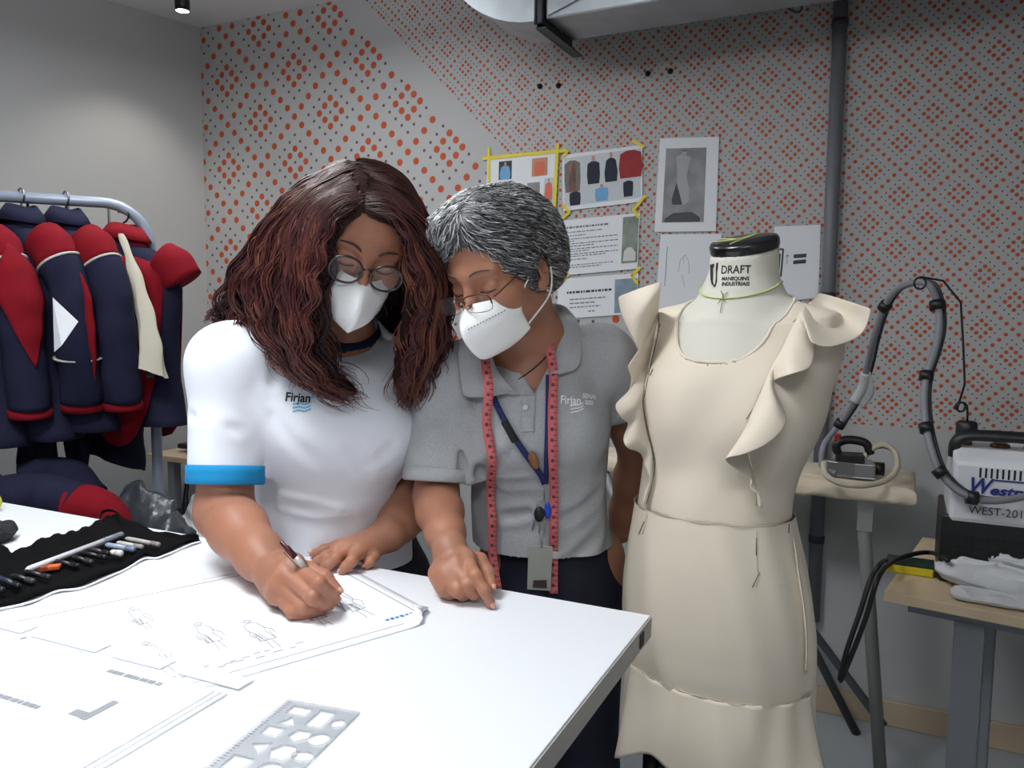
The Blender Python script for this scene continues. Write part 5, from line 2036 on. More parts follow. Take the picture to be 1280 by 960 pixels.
def nail(p_tip, p_prev, up, r, parent):
    d = unit(p_tip - p_prev)
    u = unit(up - d * (up @ d))
    x = np.cross(d, u)
    mb = MB()
    mb.sphere(p_tip + d * r * .25 + u * r * .62, (r * .62, r * .95, r * .36), 12, 6, (x, d, u))
    return mb.build('fingernail', M('nail', (214, 160, 148), .3, coat=.2), parent)


def skin_mat(name, col, lo):
    return M(name, col, .5, sss=.12, var=(16, .05, lo), bump=(160, .12, .001), spec=.4)


def cols(base, n, spread, r_):
    b = np.array([lin(c) for c in base])
    i = r_.integers(0, len(b), n)
    return b[i] * r_.uniform(1 - spread, 1 + spread, (n, 1))


hair_m = M('hair_strand', (60, 40, 36), .45, attr='tint', spec=.4)


def glasses(H, parent, rim_m, lens_m, w, h, rim_r, z0, y0, half=False, shape=2.6, temple=.085, tilt=0.0):
    """two lenses, bridge and temples in head coordinates"""
    g = bpy.data.objects.new('glasses', None)
    root = MB()
    pts = {}
    for sg in (-1, 1):
        P = []
        for t in np.linspace(0, 2 * math.pi, 37)[:-1]:
            c, s_ = math.cos(t), math.sin(t)
            rr = (abs(c) ** shape + abs(s_) ** shape) ** (-1 / shape)
            P.append(H(sg * .034 + w / 2 * c * rr, y0 - .22 * abs(sg * .034 + w / 2 * c * rr) ** 1.4, z0 + h / 2 * s_ * rr))
        pts[sg] = np.array(P)
    if half:
        for sg in (-1, 1):
            root.tube(pts[sg][:20], rim_r, 8)
            root.tube(np.concatenate([pts[sg][19:], pts[sg][:1]]), rim_r * .4, 8)
    else:
        for sg in (-1, 1):
            root.tube(pts[sg], [(rim_r, rim_r * 1.2)] * 36, 8, closed=True)
    fr = root.build('glasses', rim_m, parent)
    b = [H(-.034 + w / 2 - .002, y0 - .003, z0 + h * .12), H(0, y0 + .004, z0 + h * .26), H(.034 - w / 2 + .002, y0 - .003, z0 + h * .12)]
    MB().tube(catmull(b, 6), rim_r * .9, 8).build('bridge', rim_m, fr)
    for sg in (-1, 1):
        x0 = sg * (.034 + w / 2)
        a = [H(x0, y0 - .014, z0 + h * .22), H(x0 + sg * .004, y0 - .022, z0 + h * .22), H(sg * .0765, .02, .016), H(sg * .081, -.012, .016), H(sg * .082, -.030, -.006)]
        MB().tube(catmull(a, 6), rim_r * .95, 8).build('temple', rim_m, fr)
        mb = MB()
        c = pts[sg].mean(0)
        mb.add(list(pts[sg]) + [c], [(i, (i + 1) % 36, 36) for i in range(36)])
        mb.build('lens', lens_m, fr, fix=False)
        MB().sphere(H(sg * .010, y0 - .008, z0 - .004), .0035 * H.k, 10, 6).build('nose_pad', rim_m, fr)
    return fr


def mask(H, parent, style):
    """folded respirator: centre ridge, cheeks wrapping back to the ears"""
    m_ = M('mask_white', (240, 240, 240), .8, bump=(260, .15))
    n, mm = 25, 17
    ridge = catmull([H(0, .114, -.008), H(0, .131, -.022), H(0, .147, -.042), H(0, .146, -.070), H(0, .126, -.104), H(0, .084, -.116)], 6)
    ridge = np.array([[np.interp(t, np.linspace(0, 1, len(ridge)), ridge[:, i]) for i in range(3)] for t in np.linspace(0, 1, n)])
    G = np.zeros((n, 2 * mm - 1, 3))
    for i in range(n):
        t = i / (n - 1)
        for sg in (-1, 1):
            # where this row ends on the cheek
            end = H(sg * (.064 - .006 * t), .046 + .010 * (1 - 2 * abs(t - .5)), -.018 - .070 * t)
            mid = (ridge[i] + end) / 2 + H.k * (H.A[0] * sg * .017 + H.A[1] * .009)
            for j in range(mm):
                u = j / (mm - 1)
                q = ridge[i] * (1 - u) ** 2 + 2 * mid * u * (1 - u) + end * u * u
                if style == 'crease':
                    q = q + H.A[1] * (.0035 * math.sin(9 * u + 7 * t) * u * (1 - u) * 3 + .003 * math.sin(14 * t - 5 * u) * u * (1 - u) * 3)
                G[i, mm - 1 + sg * j] = q
    mo = MB().grid(G).build('face_mask', m_, parent, solid=.0022)
    for sg in (-1, 1):
        loop = catmull([G[3, mm - 1 + sg * (mm - 1)], H(sg * .080, .004, .012), H(sg * .083, -.022, .030), H(sg * .080, -.036, .006), H(sg * .081, -.024, -.030), H(sg * .077, -.002, -.055), G[n - 4, mm - 1 + sg * (mm - 1)]], 6)
        MB().tube(loop, .0016, 6).build('ear_loop', m_, mo)
    return mo, G


def shoe(c, d, parent, mat):
    s = Shape()
    d = unit(d)
    s.ell(c + d * .07 + UP * .035, (.045, .13, .042), (np.cross(d, UP), d, UP), .02)
    s.ell(c - d * .02 + UP * .05, (.042, .065, .055), (np.cross(d, UP), d, UP), .03)
    s.cut(c + UP * .002, -UP, .004)
    V, Q = s.mesh(c - [.22, .22, .01], c + [.22, .22, .13], .008)
    return link('shoe', mesh_np('shoe', V, Q, mat), parent)


def fold(p, q, w, amp, back=None):
    """crease running from p to q: a groove with a soft lip"""
    p, q = np.asarray(p, float), np.asarray(q, float)
    pq = q - p
    L2 = pq @ pq

    def f(x, y, z):
        t = ((x - p[0]) * pq[0] + (y - p[1]) * pq[1] + (z - p[2]) * pq[2]) / L2
        tc = np.clip(t, 0, 1)
        dx, dy, dz = x - p[0] - tc * pq[0], y - p[1] - tc * pq[1], z - p[2] - tc * pq[2]
        d = np.sqrt(dx * dx + dy * dy + dz * dz)
        s_ = np.sign(dz + .35 * dx)
        return amp * np.exp(-(d / w) ** 2) - .55 * amp * np.exp(-((d - 1.6 * w) / w) ** 2)
    return f


def drape(seed, amp, f0, f1, n=6):
    r_ = np.random.default_rng(seed)
    K = r_.normal(size=(n, 3))
    K /= np.linalg.norm(K, axis=1)[:, None]
    fr = r_.uniform(f0, f1, n)
    ph = r_.uniform(0, 6.28, n)

    def f(x, y, z):
        s_ = 0
        for k, a, p in zip(K, fr, ph):
            s_ = s_ + np.sin(a * (k[0] * x + k[1] * y + .6 * k[2] * z) + p)
        return s_ / n * amp
    return f


def px_rows(rows, ang=0.0):
    out = []
    for y, xl, xr, Y, ry in rows:
        c = pt((xl + xr) / 2, y, Y)
        out.append((c[2], c[0], c[1], (xr - xl) / 2000 * Y, ry))
    return out


# ------------------------------------------------------------------ PERSON IN WHITE
YP = thing('person', 'person in a white polo shirt with long curly auburn hair, writing on paper', 'person', (-.36, 1.62, 0))
yskin = skin_mat('skin_tan', (172, 120, 96), (154, 102, 79))
HY = Head(pt(450, 305, 1.41), 15, 32, 14, 1.0)
y_rows = px_rows([(425, 345, 500, 1.60, .085), (455, 325, 510, 1.58, .115), (490, 318, 514, 1.565, .138), (530, 316, 514, 1.565, .150), (580, 318, 508, 1.58, .142), (625, 318, 506, 1.60, .135), (650, 312, 512, 1.61, .142), (700, 300, 522, 1.63, .155), (760, 296, 530, 1.64, .165), (820, 296, 534, 1.65, .16)])
yRS, yLS = pt(290, 458, 1.47), pt(503, 492, 1.645)
yRE, yLE = pt(280, 640, 1.415), pt(527, 618, 1.60)
yRW, yLW = onz(344, 718, .972), onz(486, 668, .975)
yNB = pt(425, 425, 1.56)


def sleeve_end(s, e, t):
    return s + (e - s) * t


# body
b = Shape()
b.loft([(z, cx, cy, a - (.014 if z > 1.08 else .055), r - (.014 if z > 1.08 else .055)) for z, cx, cy, a, r in y_rows], .02)
b.cone(yRS, yNB - UP * .03, .055, .06, .04).cone(yLS, yNB - UP * .03, .052, .06, .04)
b.cone(HY(0, -.028, -.045), yNB, .052, .060, .03)
for (S, E_, W) in ((yRS, yRE, yRW), (yLS, yLE, yLW)):
    b.cone(S, E_, .056, .049, .03)
    M1 = E_ + (W - E_) * .3
    b.chain([E_, M1, E_ + (W - E_) * .72, W], [.049, .0485, .038, .0295], .02)
HY.add(b)
# right hand holding the pen
Pq = lambda x, y, z: onz(x, y, z)
rh = {
    'index': ([Pq(366, 706, .998), Pq(399, 729, .992), Pq(411, 740, .972), Pq(420, 749, .953)], [.0125, .0105, .0092, .0078]),
    'middle': ([Pq(356, 717, .990), Pq(391, 747, .972), Pq(403, 754, .956), Pq(412, 757, .944)], [.0128, .0108, .0095, .0080]),
    'ring': ([Pq(349, 730, .975), Pq(379, 759, .953), Pq(392, 762, .944), Pq(402, 763, .939)], [.0125, .0105, .0092, .0078]),
    'pinky': ([Pq(345, 742, .958), Pq(366, 765, .944), Pq(378, 767, .939), Pq(388, 767, .938)], [.0115, .0095, .0082, .0070]),
    'thumb': ([Pq(352, 706, .985), Pq(385, 712, .985), Pq(406, 722, .978), Pq(421, 738, .962)], [.0150, .0130, .0118, .0092])}
for nm, (P, R_) in rh.items():
    finger(b, P, R_)
    b.cone(yRW, P[0], .024, R_[0] * 1.12, .014)
b.cone(rh['index'][0][0], rh['pinky'][0][0], .0135, .0125, .014)
b.cone(rh['thumb'][0][0], rh['index'][0][0], .015, .0135, .012)
b.ell(Pq(352, 738, .952), (.026, .022, .02), None, .02)
# left hand lying flat
lh = {
    'index': ([Pq(428, 685, .963), Pq(408, 696, .955), Pq(398, 702, .946), Pq(391, 706, .9385)], [.0122, .0100, .0090, .0076]),
    'middle': ([Pq(438, 686, .964), Pq(420, 698, .956), Pq(410, 706, .946), Pq(404, 711, .9385)], [.0125, .0102, .0092, .0078]),
    'ring': ([Pq(451, 688, .961), Pq(440, 701, .954), Pq(433, 708, .945), Pq(428, 713, .9385)], [.0122, .0100, .0090, .0076]),
    'pinky': ([Pq(467, 687, .955), Pq(468, 695, .950), Pq(463, 702, .944), Pq(458, 707, .938)], [.0110, .0090, .0082, .0070]),
    'thumb': ([Pq(455, 678, .960), Pq(424, 682, .952), Pq(405, 688, .946), Pq(392, 692, .941)], [.0150, .0120, .0105, .0085])}
for nm, (P, R_) in lh.items():
    finger(b, P, R_)
    b.cone(yLW, P[0], .025, R_[0] * 1.1, .014)
b.cone(lh['index'][0][0], lh['pinky'][0][0], .013, .0115, .014)
# legs
pel = np.array([-.36, 1.65, .86])
for sg in (-1, 1):
    b.cone(pel + [sg * .09, 0, 0], pel + [sg * .10, .0, -.42], .085, .055, .03)
    b.cone(pel + [sg * .10, 0, -.42], np.array([pel[0] + sg * .105, 1.66, .08]), .055, .04, .02)
    b.cone(np.array([pel[0] + sg * .105, 1.66, .06]), np.array([pel[0] + sg * .12, 1.54, .035]), .035, .028, .02)


def grids(sh, boxes):
    return merge([sh.mesh(lo, hi, h) for lo, hi, h in boxes])


def bbox(P, m):
    P = np.array(P)
    return P.min(0) - m, P.max(0) + m


ex_ = lambda P, m, h: (*bbox(P, m), h)
hb_lo, hb_hi = HY.o - .16, HY.o + .16
boxes = [(hb_lo, hb_hi, .0032), ex_([yRS, yRE], .07, .006), ex_([yLS, yLE], .07, .006),
         ex_([yRE, yRW], .056, .0042), ex_([yLE, yLW], .056, .0042),
         ex_([p for P, _ in rh.values() for p in P] + [yRW], .03, .0021), ex_([p for P, _ in lh.values() for p in P] + [yLW], .03, .0021),
         (np.array([-.66, 1.40, 0.0]), np.array([-.08, 1.86, 1.36]), .012)]
V, Q = grids(b, boxes)
ybody = link('body', mesh_np('body', V, Q, yskin), YP)
for nm in ('index', 'middle'):
    P, R_ = rh[nm]
    nail(P[3], P[2], unit(CAM - P[3]) * .6 + UP * .6, R_[3], ybody)
P, R_ = rh['thumb']
nail(P[3], P[2], unit(np.array([.5, -.2, .9])), R_[3], ybody)
for nm in lh:
    P, R_ = lh[nm]
    nail(P[3], P[2], UP, R_[3], ybody)

# polo shirt
s = Shape()
s.loft(y_rows, .02)
s.cone(yRS, pt(372, 432, 1.60), .074, .080, .05).cone(yLS, pt(430, 440, 1.62), .062, .078, .05)
s.cone(pt(372, 432, 1.60), yNB + np.array([.0, .03, -.01]), .078, .066, .05)
for x, y in ((385, 528), (470, 540)):
    s.ell(pt(x, y, 1.50), (.080, .070, .078), None, .06)
ySE = yRS + (yRE - yRS) * .80
s.cone(yRS, ySE, .074, .063, .04)
yLE2 = yLS + (yLE - yLS) * .75
s.cone(yLS, yLE2, .062, .064, .03)
dR_, dL_ = unit(yRE - yRS), unit(yLE - yLS)
ycut = yRS + dR_ * (np.linalg.norm(yRE - yRS) * .62)


def sleeve_cut(P, d, c0, rad):
    """keep the sleeve only up to the cuff plane, within reach of the arm"""
    def f(X, Y, Z):
        g = (X - P[0]) * d[0] + (Y - P[1]) * d[1] + (Z - P[2]) * d[2]
        r = np.sqrt((X - c0[0]) ** 2 + (Y - c0[1]) ** 2 + (Z - c0[2]) ** 2) - rad
        return np.maximum(-g, r)
    return f


yCE = yRS + dR_ * np.linalg.norm(yRE - yRS) * .775
s.func(sleeve_cut(yCE, dR_, yCE + dR_ * .06, .10), yCE - .2, yCE + .2, .002, 's')
yCL = yLS + dL_ * np.linalg.norm(yLE - yLS) * .66
s.func(sleeve_cut(yCL, dL_, yCL + dL_ * .05, .075), yCL - .2, yCL + .2, .002, 's')
s.cone(yCE - dR_ * .02, yCE + dR_ * .02, .053, .056, .004, 's')
s.cut(np.array([0, 0, .885]), -UP, .004)
s.cone(yNB - UP * .005, HY(0, -.028, -.03), .062, .055, .01, 's')
s.disp.append(drape(3, .007, 22, 48))
s.disp.append(drape(31, .0035, 55, 100, 7))
s.disp.append(fold(pt(330, 628, 1.46), pt(420, 646, 1.44), .010, .009))
s.disp.append(fold(pt(420, 646, 1.44), pt(505, 638, 1.49), .010, .008))
s.disp.append(fold(pt(440, 560, 1.42), pt(470, 620, 1.44), .014, .005))
s.disp.append(fold(pt(338, 505, 1.44), pt(325, 575, 1.44), .016, .005))
s.disp.append(fold(pt(345, 520, 1.43), pt(400, 590, 1.41), .013, .004))
s.disp.append(fold(pt(490, 560, 1.44), pt(440, 600, 1.42), .012, .004))
s.disp.append(fold(pt(352, 420, 1.45), pt(344, 478, 1.43), .012, .004))
s.disp.append(fold(pt(240, 520, 1.40), pt(320, 545, 1.38), .010, .003))
pol_w = M('white_pique', (226, 230, 238), .8, bump=(600, .25, .001))
V, Q = s.mesh(np.array([-.72, 1.30, .87]), np.array([-.10, 1.86, 1.46]), .0055)
ysh = link('polo_shirt', mesh_np('polo_shirt', V, Q, pol_w), YP)
YB = bvh(ysh)
cuff_m = M('cuff_blue', (0, 134, 190), .8, bump=(500, .3, .001))
nL = np.linalg.norm(yRE - yRS)
G = []
e1 = unit(np.cross(dR_, (0, 1, 0)))
e2 = np.cross(dR_, e1)
for t, rr in ((-.024, .0660), (-.0235, .0700), (-.012, .0698), (.0, .0692), (.008, .0688), (.010, .066), (.006, .058)):
    c = yCE + dR_ * t
    G.append([c + (e1 * math.cos(a) + e2 * math.sin(a)) * rr for a in np.linspace(0, 2 * math.pi, 41)])
MB().grid(np.array(G)).build('sleeve_cuff', cuff_m, ysh)
# collar (mostly under the hair)
col_m = M('collar_navy', (20, 34, 66), .8)
cc = yNB + UP * .018 + np.array([.005, -.01, 0])
Gc = []
ax_ = unit(HY(0, -.028, -.045) - yNB)
c1 = unit(np.cross(ax_, (0, 1, 0)))
c2 = np.cross(ax_, c1)
for r, h in ((.060, -.01), (.063, .022), (.068, .024), (.080, .0), (.092, -.018)):
    Gc.append([cc + ax_ * (h + .012 * math.cos(a) * (r > .075)) + (c1 * math.cos(a) + c2 * math.sin(a)) * r for a in np.linspace(0, 2 * math.pi, 33)])
MB().grid(np.array(Gc)).build('collar', col_m, ysh, solid=.002)
txt_w = M('logo_black', (30, 36, 44), .7)
txt_b = M('logo_cyan', (110, 178, 214), .7)


def px_text(bv, body, x, y, w, name, mat, parent, size, slope=0.0, bold=.0003, shear=0.0):
    """print lying on cloth: reading direction and up follow the picture plane at that spot"""
    o_ = hit(bv, x, y)
    dd = unit(ray(x, y))
    xd = unit(RN @ np.array([math.cos(slope), -math.sin(slope), 0]))
    yd = unit(RN @ np.array([math.sin(slope), math.cos(slope), 0]))
    wid = w / 1000 * np.linalg.norm(o_ - CAM)
    return text_mesh(body, size / 1000 * np.linalg.norm(o_ - CAM), name, mat, parent, o_, xd, yd, bv, .0012, width=wid, bold=bold, shear=shear)


def wave_mark(bv, pts, w, name, mat, parent):
    P = [hit(bv, x, y, .0012) for x, y in catmull([(a, b_, 0) for a, b_ in pts], 5)[:, :2]]
    P = [p for p in P if p is not None]
    G = np.array([[p + unit(RN @ np.array([0, 1, 0])) * q for q in (-w, w)] for p in P])
    return MB().grid(G).build(name, mat, parent)


px_text(YB, 'Firjan', 356, 501, 30, 'logo_print', txt_w, ysh, 15, .06, .0006)
px_text(YB, 'SENAI', 389, 497, 24, 'logo_print', txt_b, ysh, 9, -.03, .0004)
for k in range(3):
    wave_mark(YB, ((366, 505.5 + k * 4.6), (374, 504 + k * 4.6), (381, 505.5 + k * 4.4), (389, 503 + k * 4)), .0016, 'logo_wave', txt_b, ysh)
MB().bar(hit(YB, 427, 491, .002), hit(YB, 441, 489, .002), .003, .008, unit(ray(430, 490))).build('clip_badge', M('badge_pale', (206, 214, 212), .4), ysh, smooth=False)

# trousers and shoes
tr_m = M('navy_denim', (24, 26, 44), .85, bump=(400, .2))


def trousers(parent, pel, feet_y, rx, ry, top):
    s = Shape()
    s.loft([(pel[2] - .12, pel[0], pel[1], rx * .92, ry * .95), (pel[2], pel[0], pel[1], rx, ry), (top, pel[0] - .012, pel[1], rx * .86, ry * .84)], .02)
    for sg in (-1, 1):
        s.cone(pel + [sg * rx * .52, 0, -.06], pel + [sg * rx * .56, -.01, -.44], rx * .56, .066, .03)
        s.cone(pel + [sg * rx * .56, -.01, -.44], np.array([pel[0] + sg * rx * .6, feet_y, .05]), .066, .056, .02)
    s.cut(np.array([0, 0, .035]), -UP, .003)
    s.disp.append(drape(11, .006, 18, 40))
    V, Q = s.mesh(pel - [rx + .05, ry + .06, pel[2] - .02], np.array([pel[0] + rx + .05, pel[1] + ry + .06, top + .02]), .009)
    o = link('trousers', mesh_np('trousers', V, Q, tr_m), parent)
    for sg in (-1, 1):
        shoe(np.array([pel[0] + sg * rx * .62, feet_y - .0, 0]), np.array([sg * .15, -1, 0]), parent, M('shoe_black', (22, 22, 24), .5))
    return o


trousers(YP, pel, 1.66, .180, .150, .96)

# face details
hair_dark = M('brow_dark', (40, 26, 22), .7)
for sg in (-1, 1):
    MB().tube(catmull([HY(sg * .014, .0985, .036), HY(sg * .030, .0945, .043), HY(sg * .050, .0815, .038)], 5), [(.0008 + .0010 * math.sin(math.pi * i / 10), .0026 * (1 - .06 * i)) for i in range(11)], 8).build('eyebrow', M('brow_brown', (74, 48, 40), .8), YP)
    MB().tube(catmull([HY(sg * .018, .0895, .0035), HY(sg * .033, .0935, .0015), HY(sg * .049, .0845, .0040)], 5), .0012, 6).build('eyelashes', hair_dark, YP)
glasses(HY, YP, M('rim_dark', (38, 28, 30), .25, coat=.4), M('lens_glass', (240, 244, 246), .05, alpha=.05, spec=.5), .053, .047, .0020, .007, .119, shape=2.15)
mask(HY, YP, 'crease')

# hair: guides from the parting to the tips
gl = [[(450, 258, 1.300), (424, 272, 1.292), (409, 312, 1.305), (401, 362, 1.315), (388, 415, 1.335), (402, 458, 1.37), (428, 486, 1.41)],
      [(447, 240, 1.318), (404, 262, 1.312), (380, 318, 1.318), (365, 378, 1.342), (373, 428, 1.372), (408, 470, 1.392), (446, 492, 1.41)],
      [(441, 226, 1.355), (384, 254, 1.362), (345, 310, 1.375), (330, 366, 1.402), (342, 408, 1.425), (362, 440, 1.42), (372, 462, 1.42)],
      [(436, 216, 1.41), (374, 240, 1.44), (324, 304, 1.46), (300, 352, 1.49), (285, 386, 1.53), (283, 392, 1.54), (281, 398, 1.55)],
      [(432, 213, 1.47), (384, 235, 1.54), (338, 300, 1.61), (313, 355, 1.65), (303, 395, 1.67), (300, 410, 1.68), (298, 425, 1.69)],
      [(436, 215, 1.51), (425, 240, 1.58), (410, 300, 1.63), (395, 360, 1.66), (388, 410, 1.69), (385, 430, 1.70), (385, 450, 1.71)]]
gr = [[(456, 257, 1.300), (490, 268, 1.305), (513, 308, 1.325), (519, 360, 1.345), (510, 410, 1.375), (498, 450, 1.40), (497, 488, 1.435)],
      [(459, 239, 1.325), (506, 260, 1.345), (532, 320, 1.37), (538, 380, 1.39), (529, 430, 1.42), (518, 470, 1.45), (508, 502, 1.47)],
      [(455, 223, 1.39), (511, 253, 1.43), (540, 325, 1.46), (547, 385, 1.48), (543, 428, 1.50), (532, 462, 1.53), (522, 486, 1.56)],
      [(446, 214, 1.47), (497, 240, 1.53), (526, 310, 1.58), (536, 380, 1.60), (532, 430, 1.62), (524, 455, 1.64), (520, 470, 1.65)],
      [(438, 214, 1.51), (450, 240, 1.58), (470, 310, 1.63), (476, 370, 1.66), (474, 420, 1.68), (472, 440, 1.69), (470, 455, 1.70)]]


def guide_pts(g, k):
    P = catmull([pt(*q) for q in g], 8)
    return np.array([[np.interp(t, np.linspace(0, 1, len(P)), P[:, i]) for i in range(3)] for t in np.linspace(0, 1, k)])


KP = 44
GL, GR = np.array([guide_pts(g, KP) for g in gl]), np.array([guide_pts(g, KP) for g in gr])


def between(GG, u):
    i = np.clip(u.astype(int), 0, len(GG) - 2)
    f = (u - i)[:, None, None]
    return GG[i] * (1 - f) + GG[i + 1] * f


hs = Shape()
for GG in (GL, GR):
    for u in np.linspace(0, len(GG) - 1, 3 * len(GG) - 2):
        P = between(GG, np.array([u]))[0]
        r0 = .006 if u < .5 else .010
        idx = list(range(0, KP, 3))
        rr = [r0 * (.75 + .6 * math.sin(math.pi * min(1, i / KP * 1.15))) for i in idx]
        hs.chain(P[idx], rr, .016)
hs.ell(HY(0, -.019, .048), (.080, .094, .089), HY.A, .03)
hs.disp.append(drape(5, .006, 60, 140, 8))
face_in = HY(0, .095, -.02)
hs.ell(HY(0, .10, .0), (.064, .075, .090), HY.A, .012, 's')
V, Q = hs.mesh(*bbox(np.concatenate([GL.reshape(-1, 3), GR.reshape(-1, 3)]), .05), .0055)
yh = link('hair', mesh_np('hair', V, Q, M('hair_auburn_base', (36, 17, 16), .85, spec=.15, bump=(90, .8, .006))), YP)
r_ = np.random.default_rng(12)
lines, rad_, tint = [], [], []
tt = np.linspace(0, 1, KP)
for GG, nl in ((GL, 170), (GR, 140)):
    U = r_.uniform(0, len(GG) - 1.001, nl)
    base_l = between(GG, U)
    for li in range(nl):
        off = r_.normal(size=3) * .010 + unit(base_l[li].mean(0) - HY.o) * r_.uniform(.002, .020)
        fr_, ph_ = r_.uniform(3.5, 8.0), r_.uniform(0, 6.28)
        amp = r_.uniform(.005, .0125)
        A1 = unit(r_.normal(size=3))
        A2 = unit(np.cross(A1, (0, 0, 1)))
        env = np.clip(tt * 2.4, 0, 1)
        curl = amp * env[:, None] * (np.sin(2 * np.pi * fr_ * tt ** .8 + ph_)[:, None] * A1 + np.cos(2 * np.pi * fr_ * tt ** .8 + ph_)[:, None] * A2)
        lock = base_l[li] + off * np.clip(.25 + tt * 1.6, 0, 1)[:, None] + curl
        hue = r_.uniform()
        for k in range(13):
            j = r_.normal(size=3) * .0042
            ext = r_.uniform(.78, 1.06)
            L_ = lock + j * np.clip(.4 + tt, 0, 1.3)[:, None] + .0014 * env[:, None] * np.sin(2 * np.pi * (fr_ * 2.1 * tt + r_.uniform(0, 1)))[:, None] * A2
            Lr = np.array([np.interp(tt * min(ext, 1), tt, L_[:, i]) for i in range(3)]).T
            lines.append(Lr)
            rad_.append(r_.uniform(.0008, .0016))
            c0_ = np.array(lin((62, 36, 32)))
            c1_ = np.array(lin([(96, 46, 40), (80, 36, 36), (60, 30, 32), (116, 66, 50), (46, 26, 28)][int(hue * 5)]))
            w = np.clip(tt * 3.5 - .25, 0, 1)[:, None]
            tint.append((c0_ * (1 - w) + c1_ * w) * r_.uniform(.75, 1.2))
YHB = bvh(yh)
LN = np.array(lines)
for i in range(LN.shape[0]):                   # comb the strands out of the mass beneath them
    for j in range(0, 30):
        p = LN[i, j]
        h = YHB.find_nearest(Vector(p), .05)
        if h[0] is None:
            continue
        nn = np.array(h[1])
        dd = (p - np.array(h[0])) @ nn
        if dd < .0012:
            LN[i, j] = np.array(h[0]) + nn * (.0012 + .0035 * ((i * 7919) % 97) / 97)
LN[:, 1:-1] = (LN[:, :-2] + 2 * LN[:, 1:-1] + LN[:, 2:]) / 4
st_ = strands('strands', LN, np.array(rad_), np.array(tint), hair_m, yh)
st_['kind'] = 'stuff'

# pen in the writing hand
pt0, pt1 = onz(432, 764, .9325), pt(351, 677, 1.180)
pd = unit(pt1 - pt0)
pen = thing('mechanical_pencil', 'dark red and silver mechanical pencil held in the writing hand', 'pencil', pt0)
Lp = np.linalg.norm(pt1 - pt0)
MB().tube([pt0, pt0 + pd * .004, pt0 + pd * .022], [.0006, .0012, .0042], 12).build('tip', M('pencil_tip', (150, 150, 152), .25, .9), pen)
MB().tube([pt0 + pd * .022, pt0 + pd * .05, pt0 + pd * Lp * .62], [.0046, .0048, .0048], 12).build('grip', M('pencil_dark', (40, 22, 26), .4), pen)
MB().tube([pt0 + pd * Lp * .60, pt0 + pd * Lp * .78], .0051, 12).build('barrel', M('pencil_silver', (186, 184, 182), .3, .3), pen)
MB().tube([pt0 + pd * Lp * .78, pt0 + pd * (Lp - .012), pt0 + pd * (Lp - .011), pt0 + pd * Lp], [.0048, .0048, .0034, .0032], 12).build('top', M('pencil_red', (72, 16, 26), .3), pen)
pn = unit(np.cross(pd, ray(390, 720)))
MB().bar(pt0 + pd * Lp * .70 + pn * .0072, pt0 + pd * Lp * .90 + pn * .0072, .003, .0012, pn).build('clip', MATS['pencil_dark'], pen, smooth=False)
# ------------------------------------------------------------------ PERSON IN GREY
OP = thing('person', 'person in a grey polo shirt with short grey hair, pointing at the table', 'person', (.08, 1.60, 0))
oskin = skin_mat('skin_olive', (170, 120, 95), (152, 100, 78))
HO = Head(pt(629, 342, 1.405), -38, 26, -5, .98)
o_rows = px_rows([(430, 612, 738, 1.555, .075), (465, 598, 756, 1.555, .098), (505, 590, 764, 1.55, .112), (545, 586, 764, 1.55, .120), (600, 589, 758, 1.565, .110), (650, 588, 764, 1.58, .115), (700, 592, 776, 1.595, .125), (760, 594, 786, 1.60, .130), (800, 594, 790, 1.60, .13)])
oRS, oLS = pt(556, 468, 1.525), pt(752, 446, 1.545)
oRE, oLE = pt(545, 622, 1.475), pt(800, 570, 1.63)
oRW, oLW = onz(562, 686, 1.000), pt(775, 662, 1.70)
oNB = pt(662, 425, 1.52)
b = Shape()
b.loft([(z, cx, cy, a - (.013 if z > 1.12 else .055), r - (.013 if z > 1.12 else .055)) for z, cx, cy, a, r in o_rows], .02)
b.cone(oRS, oNB - UP * .03, .048, .05, .04).cone(oLS, oNB - UP * .03, .048, .05, .04)
b.cone(oNB, oNB - UP * .09 + np.array([0, -.015, 0]), .060, .075, .04)
b.cone(HO(0, -.03, -.05), oNB + UP * .0, .050, .056, .03)
for g in (-1, 1):                             # neck tendons and collar bones
    b.cone(HO(g * .045, -.02, -.055), oNB + np.array([g * .012, -.045, -.03]), .010, .009, .02)
    b.cone(oNB + np.array([g * .015, -.052, -.038]), oNB + np.array([g * .09, -.03, -.02]), .009, .009, .02)
for (S, E_, W) in ((oRS, oRE, oRW), (oLS, oLE, oLW)):
    b.cone(S, E_, .048, .040, .03)
    b.chain([E_, E_ + (W - E_) * .3, E_ + (W - E_) * .72, W], [.040, .0405, .032, .0255], .02)
HO.add(b)
oh = {
    'index': ([Pq(583, 698, .992), Pq(594, 719, .981), Pq(605, 738, .960), Pq(613, 754, .9395)], [.0118, .0100, .0090, .0076]),
    'middle': ([Pq(571, 704, .988), Pq(584, 731, .966), Pq(592, 742, .948), Pq(588, 742, .938)], [.0118, .0104, .0092, .0078]),
    'ring': ([Pq(559, 709, .980), Pq(571, 738, .955), Pq(578, 744, .942), Pq(573, 740, .938)], [.0115, .0100, .0088, .0075]),
    'pinky': ([Pq(547, 716, .968), Pq(556, 737, .950), Pq(563, 743, .940), Pq(560, 740, .938)], [.0105, .0090, .0080, .0068]),
    'thumb': ([Pq(574, 692, .985), Pq(600, 700, .985), Pq(610, 716, .968), Pq(614, 732, .952)], [.0140, .0115, .0105, .0085])}
for nm, (P, R_) in oh.items():
    finger(b, P, R_)
    b.cone(oRW, P[0], .022, R_[0] * 1.06, .012)
b.cone(oh['index'][0][0], oh['pinky'][0][0], .0118, .0108, .012)
b.ell(Pq(560, 722, .966), (.024, .022, .022), None, .02)
